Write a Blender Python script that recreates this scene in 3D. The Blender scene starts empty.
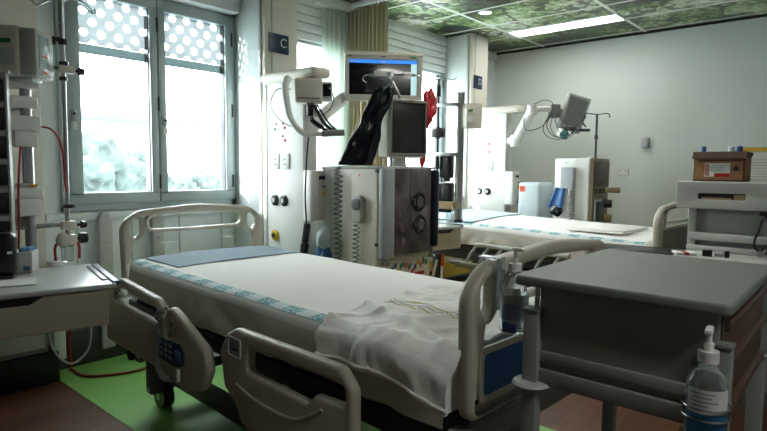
import bpy, bmesh, math, random
from mathutils import Vector, Matrix, noise
random.seed(7)
PI = math.pi
scene = bpy.context.scene
COL = scene.collection

# ------------------------------------------------------------------ materials
def lin(h):
    h = h.lstrip('#'); out = []
    for i in (0, 2, 4):
        c = int(h[i:i+2], 16) / 255
        out.append(c / 12.92 if c <= .04045 else ((c + .055) / 1.055) ** 2.4)
    return tuple(out)
_m = {}
def M(name, hexc='808080', rough=.5, metal=0.0, var=.06, scale=6.0, bump=0.0, bscale=40.0, spec=.5, trans=0.0, emit=None, estr=0.0, alpha=1.0, coat=0.0):
    if name in _m: return _m[name]
    m = bpy.data.materials.new(name); m.use_nodes = True
    nt = m.node_tree; b = nt.nodes['Principled BSDF']
    c = lin(hexc)
    b.inputs['Roughness'].default_value = rough
    b.inputs['Metallic'].default_value = metal
    b.inputs['Specular IOR Level'].default_value = spec
    b.inputs['Transmission Weight'].default_value = trans
    b.inputs['Alpha'].default_value = alpha
    b.inputs['Coat Weight'].default_value = coat
    tc = nt.nodes.new('ShaderNodeTexCoord')
    if var > 0:
        n = nt.nodes.new('ShaderNodeTexNoise'); n.inputs['Scale'].default_value = scale; n.inputs['Detail'].default_value = 5
        nt.links.new(tc.outputs['Object'], n.inputs['Vector'])
        r = nt.nodes.new('ShaderNodeValToRGB')
        r.color_ramp.elements[0].position = .3; r.color_ramp.elements[1].position = .7
        r.color_ramp.elements[0].color = (*[x * (1 - var) for x in c], 1)
        r.color_ramp.elements[1].color = (*[min(1, x * (1 + var)) for x in c], 1)
        nt.links.new(n.outputs['Fac'], r.inputs['Fac']); nt.links.new(r.outputs['Color'], b.inputs['Base Color'])
    else:
        b.inputs['Base Color'].default_value = (*c, 1)
    if bump > 0:
        n2 = nt.nodes.new('ShaderNodeTexNoise'); n2.inputs['Scale'].default_value = bscale; n2.inputs['Detail'].default_value = 4
        nt.links.new(tc.outputs['Object'], n2.inputs['Vector'])
        bp = nt.nodes.new('ShaderNodeBump'); bp.inputs['Strength'].default_value = bump; bp.inputs['Distance'].default_value = .01
        nt.links.new(n2.outputs['Fac'], bp.inputs['Height']); nt.links.new(bp.outputs['Normal'], b.inputs['Normal'])
    if emit:
        b.inputs['Emission Color'].default_value = (*lin(emit), 1); b.inputs['Emission Strength'].default_value = estr
    _m[name] = m
    return m

def nodes_of(name):
    m = bpy.data.materials.new(name); m.use_nodes = True
    _m[name] = m
    return m, m.node_tree, m.node_tree.nodes, m.node_tree.links, m.node_tree.nodes['Principled BSDF']

def ramp(nd, stops):
    r = nd.new('ShaderNodeValToRGB'); cr = r.color_ramp
    while len(cr.elements) > 1: cr.elements.remove(cr.elements[-1])
    cr.elements[0].position, cr.elements[0].color = stops[0][0], (*lin(stops[0][1]), 1)
    for p, h in stops[1:]:
        e = cr.elements.new(p); e.color = (*lin(h), 1)
    return r

def glass_mat(name, tint='F9FBFB', fac=.06):
    m, nt, nd, lk, b = nodes_of(name)
    out = nd['Material Output']
    tr = nd.new('ShaderNodeBsdfTransparent'); tr.inputs['Color'].default_value = (*lin(tint), 1)
    gl = nd.new('ShaderNodeBsdfGlossy'); gl.inputs['Roughness'].default_value = .02
    fr = nd.new('ShaderNodeFresnel'); fr.inputs['IOR'].default_value = 1.45
    mx = nd.new('ShaderNodeMixShader')
    ge = nd.new('ShaderNodeNewGeometry'); sb = nd.new('ShaderNodeMath'); sb.operation = 'SUBTRACT'; sb.inputs[0].default_value = 1; sb.use_clamp = True
    lk.new(ge.outputs['Backfacing'], sb.inputs[1]); ml = nd.new('ShaderNodeMath'); ml.operation = 'MULTIPLY'
    lk.new(sb.outputs[0], ml.inputs[0]); lk.new(fr.outputs[0], ml.inputs[1])
    lk.new(ml.outputs[0], mx.inputs[0]); lk.new(tr.outputs[0], mx.inputs[1]); lk.new(gl.outputs[0], mx.inputs[2])
    lk.new(mx.outputs[0], out.inputs['Surface']); nd.remove(b)
    return m

def film_mat(name):   # frosted film printed with clear round dots
    m, nt, nd, lk, b = nodes_of(name)
    out = nd['Material Output']
    tc = nd.new('ShaderNodeTexCoord'); sx = nd.new('ShaderNodeSeparateXYZ'); lk.new(tc.outputs['Object'], sx.inputs[0])
    def math_(op, a, bv=None):
        n = nd.new('ShaderNodeMath'); n.operation = op
        for i, v in enumerate((a, bv)):
            if v is None: continue
            if isinstance(v, (int, float)): n.inputs[i].default_value = v
            else: lk.new(v, n.inputs[i])
        return n.outputs[0]
    s = .112
    def lattice(oy, oz):
        fy = math_('SUBTRACT', math_('FRACT', math_('ADD', math_('DIVIDE', sx.outputs['Y'], s), oy + 20)), .5)
        fz = math_('SUBTRACT', math_('FRACT', math_('ADD', math_('DIVIDE', sx.outputs['Z'], s * 1.25), oz + 20)), .5)
        fz = math_('MULTIPLY', fz, 1.25)
        d = math_('SQRT', math_('ADD', math_('MULTIPLY', fy, fy), math_('MULTIPLY', fz, fz)))
        return math_('LESS_THAN', d, .235)
    dots = math_('MAXIMUM', lattice(0, 0), lattice(.5, .5))
    tr = nd.new('ShaderNodeBsdfTransparent'); tr.inputs['Color'].default_value = (.93, .97, .97, 1)
    tl = nd.new('ShaderNodeBsdfTranslucent'); tl.inputs['Color'].default_value = (.35, .37, .375, 1)
    tr2 = nd.new('ShaderNodeBsdfTransparent'); tr2.inputs['Color'].default_value = (.14, .15, .152, 1)
    fro = nd.new('ShaderNodeMixShader'); fro.inputs[0].default_value = .45
    lk.new(tl.outputs[0], fro.inputs[1]); lk.new(tr2.outputs[0], fro.inputs[2])
    mx = nd.new('ShaderNodeMixShader')
    lk.new(dots, mx.inputs[0]); lk.new(fro.outputs[0], mx.inputs[1]); lk.new(tr.outputs[0], mx.inputs[2])
    lk.new(mx.outputs[0], out.inputs['Surface']); nd.remove(b)
    return m

def trans_mat(name, hexc, f=.5):   # thin cloth or film that lets light through
    m, nt, nd, lk, b = nodes_of(name)
    out = nd['Material Output']
    b.inputs['Base Color'].default_value = (*lin(hexc), 1); b.inputs['Roughness'].default_value = .9
    tl = nd.new('ShaderNodeBsdfTranslucent'); tl.inputs['Color'].default_value = (*lin(hexc), 1)
    n = nd.new('ShaderNodeTexNoise'); n.inputs['Scale'].default_value = 60
    bp = nd.new('ShaderNodeBump'); bp.inputs['Strength'].default_value = .1
    lk.new(n.outputs['Fac'], bp.inputs['Height']); lk.new(bp.outputs['Normal'], b.inputs['Normal'])
    mx = nd.new('ShaderNodeMixShader'); mx.inputs[0].default_value = f
    lk.new(b.outputs[0], mx.inputs[1]); lk.new(tl.outputs[0], mx.inputs[2]); lk.new(mx.outputs[0], out.inputs['Surface'])
    return m

def floor_wood():
    m, nt, nd, lk, b = nodes_of('brown_vinyl_planks')
    tc = nd.new('ShaderNodeTexCoord')
    mp = nd.new('ShaderNodeMapping'); mp.inputs['Scale'].default_value = (1, 1, 1); mp.inputs['Rotation'].default_value = (0, 0, PI / 2)
    lk.new(tc.outputs['Object'], mp.inputs[0])
    br = nd.new('ShaderNodeTexBrick'); br.inputs['Scale'].default_value = 1
    br.inputs['Brick Width'].default_value = .9; br.inputs['Row Height'].default_value = .13; br.inputs['Mortar Size'].default_value = .002
    br.inputs['Color1'].default_value = (*lin('6E4527'), 1); br.inputs['Color2'].default_value = (*lin('583520'), 1); br.inputs['Mortar'].default_value = (*lin('33201a'), 1)
    lk.new(mp.outputs[0], br.inputs['Vector'])
    mp2 = nd.new('ShaderNodeMapping'); mp2.inputs['Scale'].default_value = (22, 2, 1); lk.new(tc.outputs['Object'], mp2.inputs[0])
    n = nd.new('ShaderNodeTexNoise'); n.inputs['Scale'].default_value = 3; n.inputs['Detail'].default_value = 8; lk.new(mp2.outputs[0], n.inputs['Vector'])
    mx = nd.new('ShaderNodeMixRGB'); mx.blend_type = 'MULTIPLY'; mx.inputs[0].default_value = .55
    r = ramp(nd, [(.3, '8a7a70'), (.7, 'ffffff')]); lk.new(n.outputs['Fac'], r.inputs['Fac'])
    lk.new(br.outputs['Color'], mx.inputs[1]); lk.new(r.outputs['Color'], mx.inputs[2]); lk.new(mx.outputs[0], b.inputs['Base Color'])
    b.inputs['Roughness'].default_value = .42
    return m

def forest_print():
    m, nt, nd, lk, b = nodes_of('ceiling_tile_forest_print')
    tc = nd.new('ShaderNodeTexCoord')
    n1 = nd.new('ShaderNodeTexNoise'); n1.inputs['Scale'].default_value = 1.5; n1.inputs['Detail'].default_value = 3
    n2 = nd.new('ShaderNodeTexNoise'); n2.inputs['Scale'].default_value = 16; n2.inputs['Detail'].default_value = 10; n2.inputs['Roughness'].default_value = .75
    for n in (n1, n2): lk.new(tc.outputs['Object'], n.inputs['Vector'])
    ad = nd.new('ShaderNodeMath'); ad.operation = 'MULTIPLY_ADD'; ad.inputs[1].default_value = .55
    lk.new(n1.outputs['Fac'], ad.inputs[0])
    mu = nd.new('ShaderNodeMath'); mu.operation = 'MULTIPLY'; mu.inputs[1].default_value = .52
    lk.new(n2.outputs['Fac'], mu.inputs[0]); lk.new(mu.outputs[0], ad.inputs[2])
    r = ramp(nd, [(.37, '070c06'), (.45, '1a2c14'), (.505, '40602c'), (.55, '86a05e'), (.60, 'c4d2b4'), (.66, 'f4f8f0')])
    lk.new(ad.outputs[0], r.inputs['Fac'])
    # dark branches
    w = nd.new('ShaderNodeTexVoronoi'); w.feature = 'DISTANCE_TO_EDGE'; w.inputs['Scale'].default_value = 1.7
    n3 = nd.new('ShaderNodeTexNoise'); n3.inputs['Scale'].default_value = 3; n3.inputs['Detail'].default_value = 5
    lk.new(tc.outputs['Object'], n3.inputs['Vector'])
    vm = nd.new('ShaderNodeVectorMath'); vm.operation = 'ADD'; lk.new(tc.outputs['Object'], vm.inputs[0]); lk.new(n3.outputs['Color'], vm.inputs[1])
    lk.new(vm.outputs[0], w.inputs['Vector'])
    r2 = ramp(nd, [(.0, '15140e'), (.04, '2a2a1e'), (.08, 'ffffff')]); lk.new(w.outputs['Distance'], r2.inputs['Fac'])
    mx = nd.new('ShaderNodeMixRGB'); mx.blend_type = 'MULTIPLY'; mx.inputs[0].default_value = .85
    lk.new(r.outputs['Color'], mx.inputs[1]); lk.new(r2.outputs['Color'], mx.inputs[2]); lk.new(mx.outputs[0], b.inputs['Base Color'])
    b.inputs['Roughness'].default_value = .35
    return m

def printed_border():   # pale band with teal blocks of fine printing
    m, nt, nd, lk, b = nodes_of('teal_printed_border')
    tc = nd.new('ShaderNodeTexCoord')
    sx = nd.new('ShaderNodeSeparateXYZ'); lk.new(tc.outputs['Object'], sx.inputs[0])
    dv = nd.new('ShaderNodeMath'); dv.operation = 'DIVIDE'; dv.inputs[1].default_value = .17; lk.new(sx.outputs['X'], dv.inputs[0])
    fr = nd.new('ShaderNodeMath'); fr.operation = 'FRACT'; lk.new(dv.outputs[0], fr.inputs[0])
    gt = nd.new('ShaderNodeMath'); gt.operation = 'LESS_THAN'; gt.inputs[1].default_value = .55; lk.new(fr.outputs[0], gt.inputs[0])
    mp = nd.new('ShaderNodeMapping'); mp.inputs['Scale'].default_value = (1, .6, .6); lk.new(tc.outputs['Object'], mp.inputs[0])
    n = nd.new('ShaderNodeTexNoise'); n.inputs['Scale'].default_value = 110; n.inputs['Detail'].default_value = 2; lk.new(mp.outputs[0], n.inputs['Vector'])
    r = ramp(nd, [(.45, '5B929B'), (.56, 'B4CDCF')]); lk.new(n.outputs['Fac'], r.inputs['Fac'])
    r3 = ramp(nd, [(.38, 'AEC8CA'), (.46, 'D3DEDC')]); lk.new(n.outputs['Fac'], r3.inputs['Fac'])
    mx = nd.new('ShaderNodeMixRGB'); lk.new(gt.outputs[0], mx.inputs[0]); lk.new(r3.outputs['Color'], mx.inputs[1]); lk.new(r.outputs['Color'], mx.inputs[2])
    lk.new(mx.outputs[0], b.inputs['Base Color']); b.inputs['Roughness'].default_value = .9
    return m

def pump_film():
    m, nt, nd, lk, b = nodes_of('smoky_brown_plastic')
    tc = nd.new('ShaderNodeTexCoord'); n = nd.new('ShaderNodeTexNoise'); n.inputs['Scale'].default_value = 7; n.inputs['Detail'].default_value = 6
    lk.new(tc.outputs['Object'], n.inputs['Vector'])
    r = ramp(nd, [(.3, '3A3231'), (.5, '584E4F'), (.7, '6E6466')]); lk.new(n.outputs['Fac'], r.inputs['Fac'])
    lk.new(r.outputs['Color'], b.inputs['Base Color']); b.inputs['Roughness'].default_value = .25
    return m

BEIGE = M('beige_bed_plastic', 'BEB9A8', .42, var=.02)
WHITE = M('white_plastic', 'E4E5E0', .4, var=.02)
CREAM = M('cream_casing', 'D6D0C2', .45, var=.03)
LGREY = M('light_grey_casing', 'B4B6B2', .45, var=.03)
MGREY = M('mid_grey_paint', '83867F', .42, var=.04)
DGREY = M('dark_grey_metal', '3A3C3C', .45, var=.08)
BLACK = M('black_plastic', '121314', .35, var=.1)
RUBBER = M('black_rubber', '0D0D0E', .8, var=.1)
STEEL = M('brushed_steel', 'A9ACAB', .3, 1.0, var=.05, scale=20)
CHROME = M('chrome', 'D0D3D3', .12, 1.0, var=0)
WALL = M('wall_paint', 'D8E0DA', .75, var=.015, scale=3, bump=.02, bscale=200)
COLP = M('cream_column_paint', 'DAD6CB', .7, var=.015, scale=3)
WFRAME = M('grey_window_frame', 'A9B6B9', .45, .1, var=.03)
WTRIM = M('white_trim_paint', 'E2E8E8', .5, var=.015)
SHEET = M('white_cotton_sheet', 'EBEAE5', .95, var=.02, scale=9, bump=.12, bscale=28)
SHEETSIDE = M('shaded_cotton_side', 'CFCBC0', .95, var=.04, scale=9, bump=.2, bscale=25)  # sheet cotton greyed for the hanging sides, their shade put into the colour
PAD = M('blue_grey_pad', '96A6B2', .95, var=.04, scale=12, bump=.1, bscale=60)
BLANK = M('white_blanket_cotton', 'ECEBE6', .95, var=.02, scale=8, bump=.18, bscale=22)
NAVY = M('navy_panel', '12365A', .35, var=.05)
BLUEP = M('blue_bed_panel', '0C5C96', .4, var=.05)
SIGNB = M('navy_sign', '0F2A4C', .35, var=.03)
LETTER = M('pale_sign_letter', 'C8CCC8', .5, var=.02)
RED = M('red_plastic', 'A81C20', .35, var=.1)
REDHOSE = M('red_hose', '8C2A18', .45, var=.08)
BLUE = M('blue_plastic', '1E4E8C', .4, var=.1)
TEAL = M('teal_plastic', '2E7A78', .4, var=.1)
GREEN = M('green_label', '2A7A4A', .5, var=.1)
YELLOW = M('yellow_label', 'C9A21E', .6, var=.05)
ORANGE = M('orange_label', 'D8562A', .6, var=.05)
SCREEN = M('dark_glossy_screen', '0B0D0E', .12, var=0, coat=.5)
SCREENM = M('grey_matt_screen', '2E302E', .3, var=.03)
TVON = M('lit_display_blue', '1E5AA8', .3, var=0, emit='2E78D0', estr=.55)
TVPALE = M('lit_display_pale', 'A8C8CC', .3, var=0, emit='A8CDD2', estr=.35)
TAN = M('tan_bar', 'A89470', .5, var=.06)
PANELB = M('grey_brown_panel', '7C746A', .5, var=.04)
TEXT = M('grey_print', '8E9496', .7, var=0)
DTEXT = M('dark_print', '1E2224', .6, var=0)
CARD = M('brown_cardboard', '9C7350', .85, var=.06, scale=14)
CARDD = M('dark_cardboard_edge', '4A3526', .85, var=.06)
PAPER = M('white_paper', 'D9DAD4', .85, var=.02)
BLINDR = trans_mat('pale_grey_blind_band', '757F7F', .8)
GLASS = glass_mat('clear_window_glass')
FILM = film_mat('dotted_frosted_film')
CURT = trans_mat('beige_curtain_cloth', 'BFB69C', .35)
CURT2 = trans_mat('pale_sheer_cloth', 'DEE4DE', .6)
WOOD = floor_wood()
FOREST = forest_print()
BORDER = printed_border()
FILMB = pump_film()
GFLOOR = M('green_vinyl', '7FB45C', .38, var=.06, scale=2.5)
YFLOOR = M('yellow_vinyl', 'C9AE52', .38, var=.06, scale=2.5)
CLEAR = M('clear_bottle_plastic', 'E8F0F2', .08, var=0, trans=.9)
BLACKBAG = M('glossy_black_sheet', '0C0F18', .22, var=.2, bump=.12, bscale=9)
BLUEBAG = M('blue_bag_plastic', '2A6298', .4, var=.15, bump=.3, bscale=12)
WHITEBAG = M('pale_bag_plastic', 'CBD6DC', .4, var=.08, bump=.3, bscale=12)

# ------------------------------------------------------------------ mesh builder
class MB:
    def __init__(s): s.bm = bmesh.new(); s.mats = []; s.mi = 0
    def use(s, mat):
        if mat not in s.mats: s.mats.append(mat)
        s.mi = s.mats.index(mat); return s
    def _merge(s, t, mtx=None):
        if mtx is not None: bmesh.ops.transform(t, matrix=mtx, verts=t.verts)
        me = bpy.data.meshes.new('tmp'); 
        for f in t.faces: f.material_index = s.mi
        t.to_mesh(me); t.free()
        n0 = len(s.bm.faces); s.bm.from_mesh(me); s.bm.faces.ensure_lookup_table()
        for i in range(n0, len(s.bm.faces)): s.bm.faces[i].material_index = s.mi
        bpy.data.meshes.remove(me); return s
    def box(s, c, size, bev=0.0, rot=None, seg=2, mtx=None):
        t = bmesh.new(); bmesh.ops.create_cube(t, size=1)
        bmesh.ops.scale(t, vec=Vector(size), verts=t.verts)
        if bev > 0:
            bmesh.ops.bevel(t, geom=list(t.edges), offset=min(bev, min(size) * .49), segments=seg, profile=.5, affect='EDGES')
        m = Matrix.Translation(Vector(c))
        if rot is not None:
            from mathutils import Euler
            m = m @ (Euler(rot).to_matrix().to_4x4() if not isinstance(rot, Matrix) else rot)
        if mtx is not None: m = mtx @ m
        return s._merge(t, m)
    def b2(s, p0, p1, bev=0.0, seg=2):
        c = [(a + b) / 2 for a, b in zip(p0, p1)]; z = [abs(a - b) for a, b in zip(p0, p1)]
        return s.box(c, z, bev, seg=seg)
    def cyl(s, p0, p1, r0, r1=None, n=16):
        p0, p1 = Vector(p0), Vector(p1); r1 = r0 if r1 is None else r1
        d = p1 - p0; t = bmesh.new()
        bmesh.ops.create_cone(t, cap_ends=True, segments=n, radius1=max(r0, 1e-5), radius2=max(r1, 1e-5), depth=d.length)
        return s._merge(t, Matrix.Translation((p0 + p1) / 2) @ d.to_track_quat('Z', 'Y').to_matrix().to_4x4())
    def sph(s, c, r, sc=(1, 1, 1), n=14, mtx=None):
        t = bmesh.new(); bmesh.ops.create_uvsphere(t, u_segments=n, v_segments=max(6, n // 2), radius=r)
        bmesh.ops.scale(t, vec=Vector(sc), verts=t.verts)
        return s._merge(t, (Matrix.Translation(Vector(c)) if mtx is None else mtx))
    def tube(s, pts, r, n=8, smooth=0, closed=False):
        P = [Vector(p) for p in pts]
        if smooth: P = crom(P, smooth, closed)
        t = bmesh.new(); rings = []; N = len(P)
        up = Vector((0, 0, 1)); prev = None
        for i, p in enumerate(P):
            a = P[(i - 1) % N] if (closed or i > 0) else p; b = P[(i + 1) % N] if (closed or i < N - 1) else p
            tan = (b - a).normalized()
            if prev is None:
                x = tan.cross(up)
                if x.length < 1e-3: x = tan.cross(Vector((1, 0, 0)))
            else: x = prev - tan * prev.dot(tan)
            x.normalize(); prev = x; y = tan.cross(x)
            rr = r[i * (len(r) - 1) // max(1, N - 1)] if isinstance(r, (list, tuple)) else r
            rings.append([t.verts.new(p + (x * math.cos(k * 2 * PI / n) + y * math.sin(k * 2 * PI / n)) * rr) for k in range(n)])
        for i in range(N if closed else N - 1):
            A, B = rings[i], rings[(i + 1) % N]
            for k in range(n): t.faces.new((A[k], A[(k + 1) % n], B[(k + 1) % n], B[k]))
        if not closed:
            t.faces.new(rings[0][::-1]); t.faces.new(rings[-1])
        bmesh.ops.recalc_face_normals(t, faces=t.faces)
        return s._merge(t)
    def lathe(s, prof, c=(0, 0, 0), n=24, mtx=None):
        t = bmesh.new(); rings = []
        for r, z in prof: rings.append([t.verts.new((max(r, 1e-4) * math.cos(k * 2 * PI / n), max(r, 1e-4) * math.sin(k * 2 * PI / n), z)) for k in range(n)])
        for A, B in zip(rings, rings[1:]):
            for k in range(n): t.faces.new((A[k], A[(k + 1) % n], B[(k + 1) % n], B[k]))
        t.faces.new(rings[0][::-1]); t.faces.new(rings[-1])
        bmesh.ops.recalc_face_normals(t, faces=t.faces)
        return s._merge(t, (Matrix.Translation(Vector(c)) if mtx is None else mtx))
    def plate(s, outer, holes=(), thick=.02, bev=.004, mtx=None, res=2):
        """flat outline (x,y) with holes, thickness along z centred on 0, edges rounded"""
        cu = bpy.data.curves.new('tmpc', 'CURVE'); cu.dimensions = '2D'; cu.fill_mode = 'BOTH'
        cu.extrude = max(thick / 2 - bev, 1e-4); cu.bevel_depth = bev; cu.bevel_resolution = res; cu.offset = -bev
        for pl in [outer] + list(holes):
            sp = cu.splines.new('POLY'); sp.points.add(len(pl) - 1); sp.use_cyclic_u = True
            for q, p in zip(sp.points, pl): q.co = (p[0], p[1], 0, 1)
        o = bpy.data.objects.new('tmpo', cu)
        me = bpy.data.meshes.new_from_object(o)
        t = bmesh.new(); t.from_mesh(me); bmesh.ops.remove_doubles(t, verts=t.verts, dist=1e-5)
        bpy.data.objects.remove(o); bpy.data.curves.remove(cu); bpy.data.meshes.remove(me)
        return s._merge(t, mtx)
    def text(s, body, size, mtx, depth=.002):
        cu = bpy.data.curves.new('tmpt', 'FONT'); cu.body = body; cu.size = size; cu.extrude = depth / 2; cu.align_x = 'CENTER'; cu.align_y = 'CENTER'
        o = bpy.data.objects.new('tmpo', cu); me = bpy.data.meshes.new_from_object(o)
        t = bmesh.new(); t.from_mesh(me); bpy.data.objects.remove(o); bpy.data.curves.remove(cu); bpy.data.meshes.remove(me)
        return s._merge(t, mtx)
    def grid(s, fn, nu, nv, thick=0.0, close_u=False):
        """surface fn(i/nu, j/nv) -> point; optional thickness by solidify"""
        t = bmesh.new()
        V = [[t.verts.new(Vector(fn(i / nu, j / nv))) for j in range(nv + 1)] for i in range(nu + 1)]
        for i in range(nu):
            for j in range(nv): t.faces.new((V[i][j], V[i + 1][j], V[i + 1][j + 1], V[i][j + 1]))
        bmesh.ops.recalc_face_normals(t, faces=t.faces)
        if thick:
            bmesh.ops.solidify(t, geom=list(t.faces), thickness=thick)
            bmesh.ops.recalc_face_normals(t, faces=t.faces)
        return s._merge(t)
    def build(s, name, mat=None, parent=None, angle=38, **tags):
        if mat is not None: s.mats = [mat] if not s.mats else s.mats
        me = bpy.data.meshes.new(name); s.bm.to_mesh(me); s.bm.free()
        for m in s.mats: me.materials.append(m)
        me.polygons.foreach_set('use_smooth', [True] * len(me.polygons))
        try: me.set_sharp_from_angle(angle=math.radians(angle))
        except Exception: pass
        o = bpy.data.objects.new(name, me); COL.objects.link(o)
        if parent is not None: o.parent = parent
        for k, v in tags.items(): o[k] = v
        return o

def crom(P, k, closed=False):
    out = []; N = len(P)
    rng = range(N if closed else N - 1)
    for i in rng:
        p0 = P[(i - 1) % N] if (closed or i > 0) else P[0] * 2 - P[1]
        p1 = P[i]; p2 = P[(i + 1) % N]
        p3 = P[(i + 2) % N] if (closed or i + 2 < N) else P[-1] * 2 - P[-2]
        for j in range(k):
            t = j / k
            out.append(.5 * ((2 * p1) + (p2 - p0) * t + (2 * p0 - 5 * p1 + 4 * p2 - p3) * t * t + (3 * p1 - p0 - 3 * p2 + p3) * t ** 3))
    if not closed: out.append(P[-1])
    return out

def rp(pts, rad, seg=5):
    """polygon with rounded corners"""
    N = len(pts); out = []
    for i in range(N):
        p = Vector(pts[i][:2]); a = Vector(pts[i - 1][:2]); b = Vector(pts[(i + 1) % N][:2])
        r = pts[i][2] if len(pts[i]) > 2 else rad
        da, db = (a - p), (b - p); la, lb = da.length, db.length
        da.normalize(); db.normalize()
        ang = da.angle(db); 
        if ang > PI - .02 or r <= 0: out.append((p.x, p.y)); continue
        d = min(r / math.tan(ang / 2), la * .48, lb * .48)
        A, B = p + da * d, p + db * d
        for k in range(seg + 1):
            t = k / seg; q = A * (1 - t) ** 2 + p * 2 * t * (1 - t) + B * t * t
            out.append((q.x, q.y))
    return out
def rrect(x0, y0, x1, y1, r, seg=5): return rp([(x0, y0), (x1, y0), (x1, y1), (x0, y1)], r, seg)

def coil(path, r, turns, wire, n=6, per=10):
    P = crom([Vector(p) for p in path], 24)
    L = [0]
    for a, b in zip(P, P[1:]): L.append(L[-1] + (b - a).length)
    out = []; total = turns * per
    for k in range(total + 1):
        s = L[-1] * k / total; i = max(0, min(len(P) - 2, next((j for j in range(len(L) - 1) if L[j + 1] >= s), len(P) - 2)))
        f = (s - L[i]) / max(1e-9, L[i + 1] - L[i]); p = P[i].lerp(P[i + 1], f); tan = (P[i + 1] - P[i]).normalized()
        x = tan.cross(Vector((.3, 1, .1))).normalized(); y = tan.cross(x); a = 2 * PI * k / per
        out.append(p + (x * math.cos(a) + y * math.sin(a)) * r)
    return out

def thing(name, label, cat, loc=(0, 0, 0), rz=0.0, group=None):
    o = bpy.data.objects.new(name, None); COL.objects.link(o); o.empty_display_size = .1
    o.location = loc; o.rotation_euler = (0, 0, rz); o['label'] = label; o['category'] = cat
    if group: o['group'] = group
    return o
def tag(o, label, cat, group=None):
    o['label'] = label; o['category'] = cat
    if group: o['group'] = group
    return o
def struct(name, label=None):
    o = bpy.data.objects.new(name, None); COL.objects.link(o); o.empty_display_size = .1; o['kind'] = 'structure'
    if label: o['label'] = label
    return o
MXZ = Matrix(((1, 0, 0, 0), (0, 0, -1, 0), (0, 1, 0, 0), (0, 0, 0, 1)))       # plate (x,y)->(x,z), faces -Y
MYZ = Matrix(((0, 0, 1, 0), (1, 0, 0, 0), (0, 1, 0, 0), (0, 0, 0, 1)))        # plate (x,y)->(y,z), faces +X
def at(x, y, z): return Matrix.Translation((x, y, z))
def RZ(a): return Matrix.Rotation(a, 4, 'Z')

HC = 2.85
XW = -3.9     # window wall plane
YB = 6.7      # back wall plane
# ------------------------------------------------------------------ room shell
def sbox(name, p0, p1, mat, bev=0.0):
    o = MB().use(mat).b2(p0, p1, bev).build(name); o['kind'] = 'structure'; return o
sbox('floor', (-4.4, -4.2, -.12), (4.2, YB + .2, 0), WOOD)
GX0 = -3.86
o = MB().use(GFLOOR).b2((GX0, 1.21, 0), (-.95, 2.62, .003)).build('floor_inlay_green'); o['kind'] = 'structure'
o = MB().use(YFLOOR).b2((GX0, 3.2, 0), (-1.2, 6.3, .003)).build('floor_inlay_yellow'); o['kind'] = 'structure'
sbox('wall_back', (-4.4, YB, 0), (4.2, YB + .15, HC + .1), WALL)
sbox('wall_right', (4.05, -4.2, 0), (4.2, YB, HC + .1), WALL)
sbox('wall_front', (-4.4, -4.2, 0), (4.05, -4.05, HC + .1), WALL)
mb = MB().use(WTRIM)
W1 = (1.335, 2.63); W2 = (2.97, 5.50); ZS, ZH = 1.01, 2.52
mb.b2((XW - .08, -4.05, 0), (XW, YB, ZS - .0)); mb.b2((XW - .08, -4.05, ZH), (XW, YB, HC + .1))
mb.b2((XW - .08, -4.05, ZS), (XW, W1[0], ZH)); mb.b2((XW - .08, W1[1], ZS), (XW, W2[0], ZH)); mb.b2((XW - .08, W2[1], ZS), (XW, YB, ZH))
o = mb.build('wall_left'); o['kind'] = 'structure'
# panel joints below the window
for i, y in enumerate((1.42, 1.78, 2.14, 2.5)):
    o = MB().use(LGREY).b2((XW, y, .22), (XW + .004, y + .008, .96)).build('trim_%d' % (i + 10)); o['kind'] = 'structure'
sbox('trim_1', (XW, 1.24, .95), (XW + .035, 2.62, 1.0), WTRIM, .006)
sbox('trim_2', (XW, 2.96, .95), (XW + .035, 5.5, 1.0), WTRIM, .006)
sbox('baseboard_left', (XW, 1.23, 0), (XW + .06, 2.64, .24), DGREY, .006)
sbox('baseboard_far', (XW, 2.96, 0), (XW + .03, 5.51, .22), YFLOOR, .006)
sbox('trim_8', (XW, 5.47, 0), (-3.47, 5.9, .2), YFLOOR, .006)
sbox('baseboard_back', (-3.9, YB - .02, 0), (4.05, YB, .12), DGREY, .004)
# columns of the window wall
def column(name, y0, y1, xf=-3.5):
    r = struct(name)
    MB().use(COLP).b2((XW, y0, 0), (xf, y1, HC), .008).build('column_shaft', None, r)
    MB().use(WTRIM).b2((XW + .002, y0 - .012, .24), (xf - .06, y0, HC - .02), .004).build('side_panel', None, r)
    MB().use(LGREY).b2((xf - .06, y0 - .016, .02), (xf - .035, y0, HC - .02), .003).build('edge_strip', None, r)
    MB().use(LGREY).b2((xf, y0 + .06, .02), (xf + .005, y0 + .075, HC - .02), .001).build('joint_line', None, r)
    return r
o = sbox('wall_column_near', (XW, -1.2, 0), (-3.84, 1.225, HC), COLP, .006); column('wall_column_middle', 2.64, 2.96); column('wall_column_far', 5.51, 5.86)
# ceiling
o = MB().use(FOREST).b2((-3.93, -4.05, HC), (4.05, YB, HC + .06)).build('ceiling'); o['kind'] = 'structure'
CB = M('white_ceiling_bar', 'F0F2EE', .45, var=.02)
mb = MB().use(CB)
for k in range(6):
    x = -3.2 + 1.2 * k
    mb.b2((x - .016, -4.0, HC - .004), (x + .016, YB, HC + .002))
for k in range(-14, 5):
    y = 4.2 + .6 * k
    if y < YB - .02: mb.b2((-3.93, y - .011, HC - .005), (4.0, y + .011, HC + .002))
o = mb.build('trim_3'); o['kind'] = 'structure'
sbox('trim_4', (-4.0, 1.12, HC - .10), (-3.86, YB, HC + .02), WTRIM, .01)      # ceiling edge over the windows
DK = M('dark_shadow_gap_strip', '2A2D2A', .6, var=.05)
sbox('trim_5', (-3.9, YB - .02, HC - .022), (4.05, YB, HC), DK)

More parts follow.
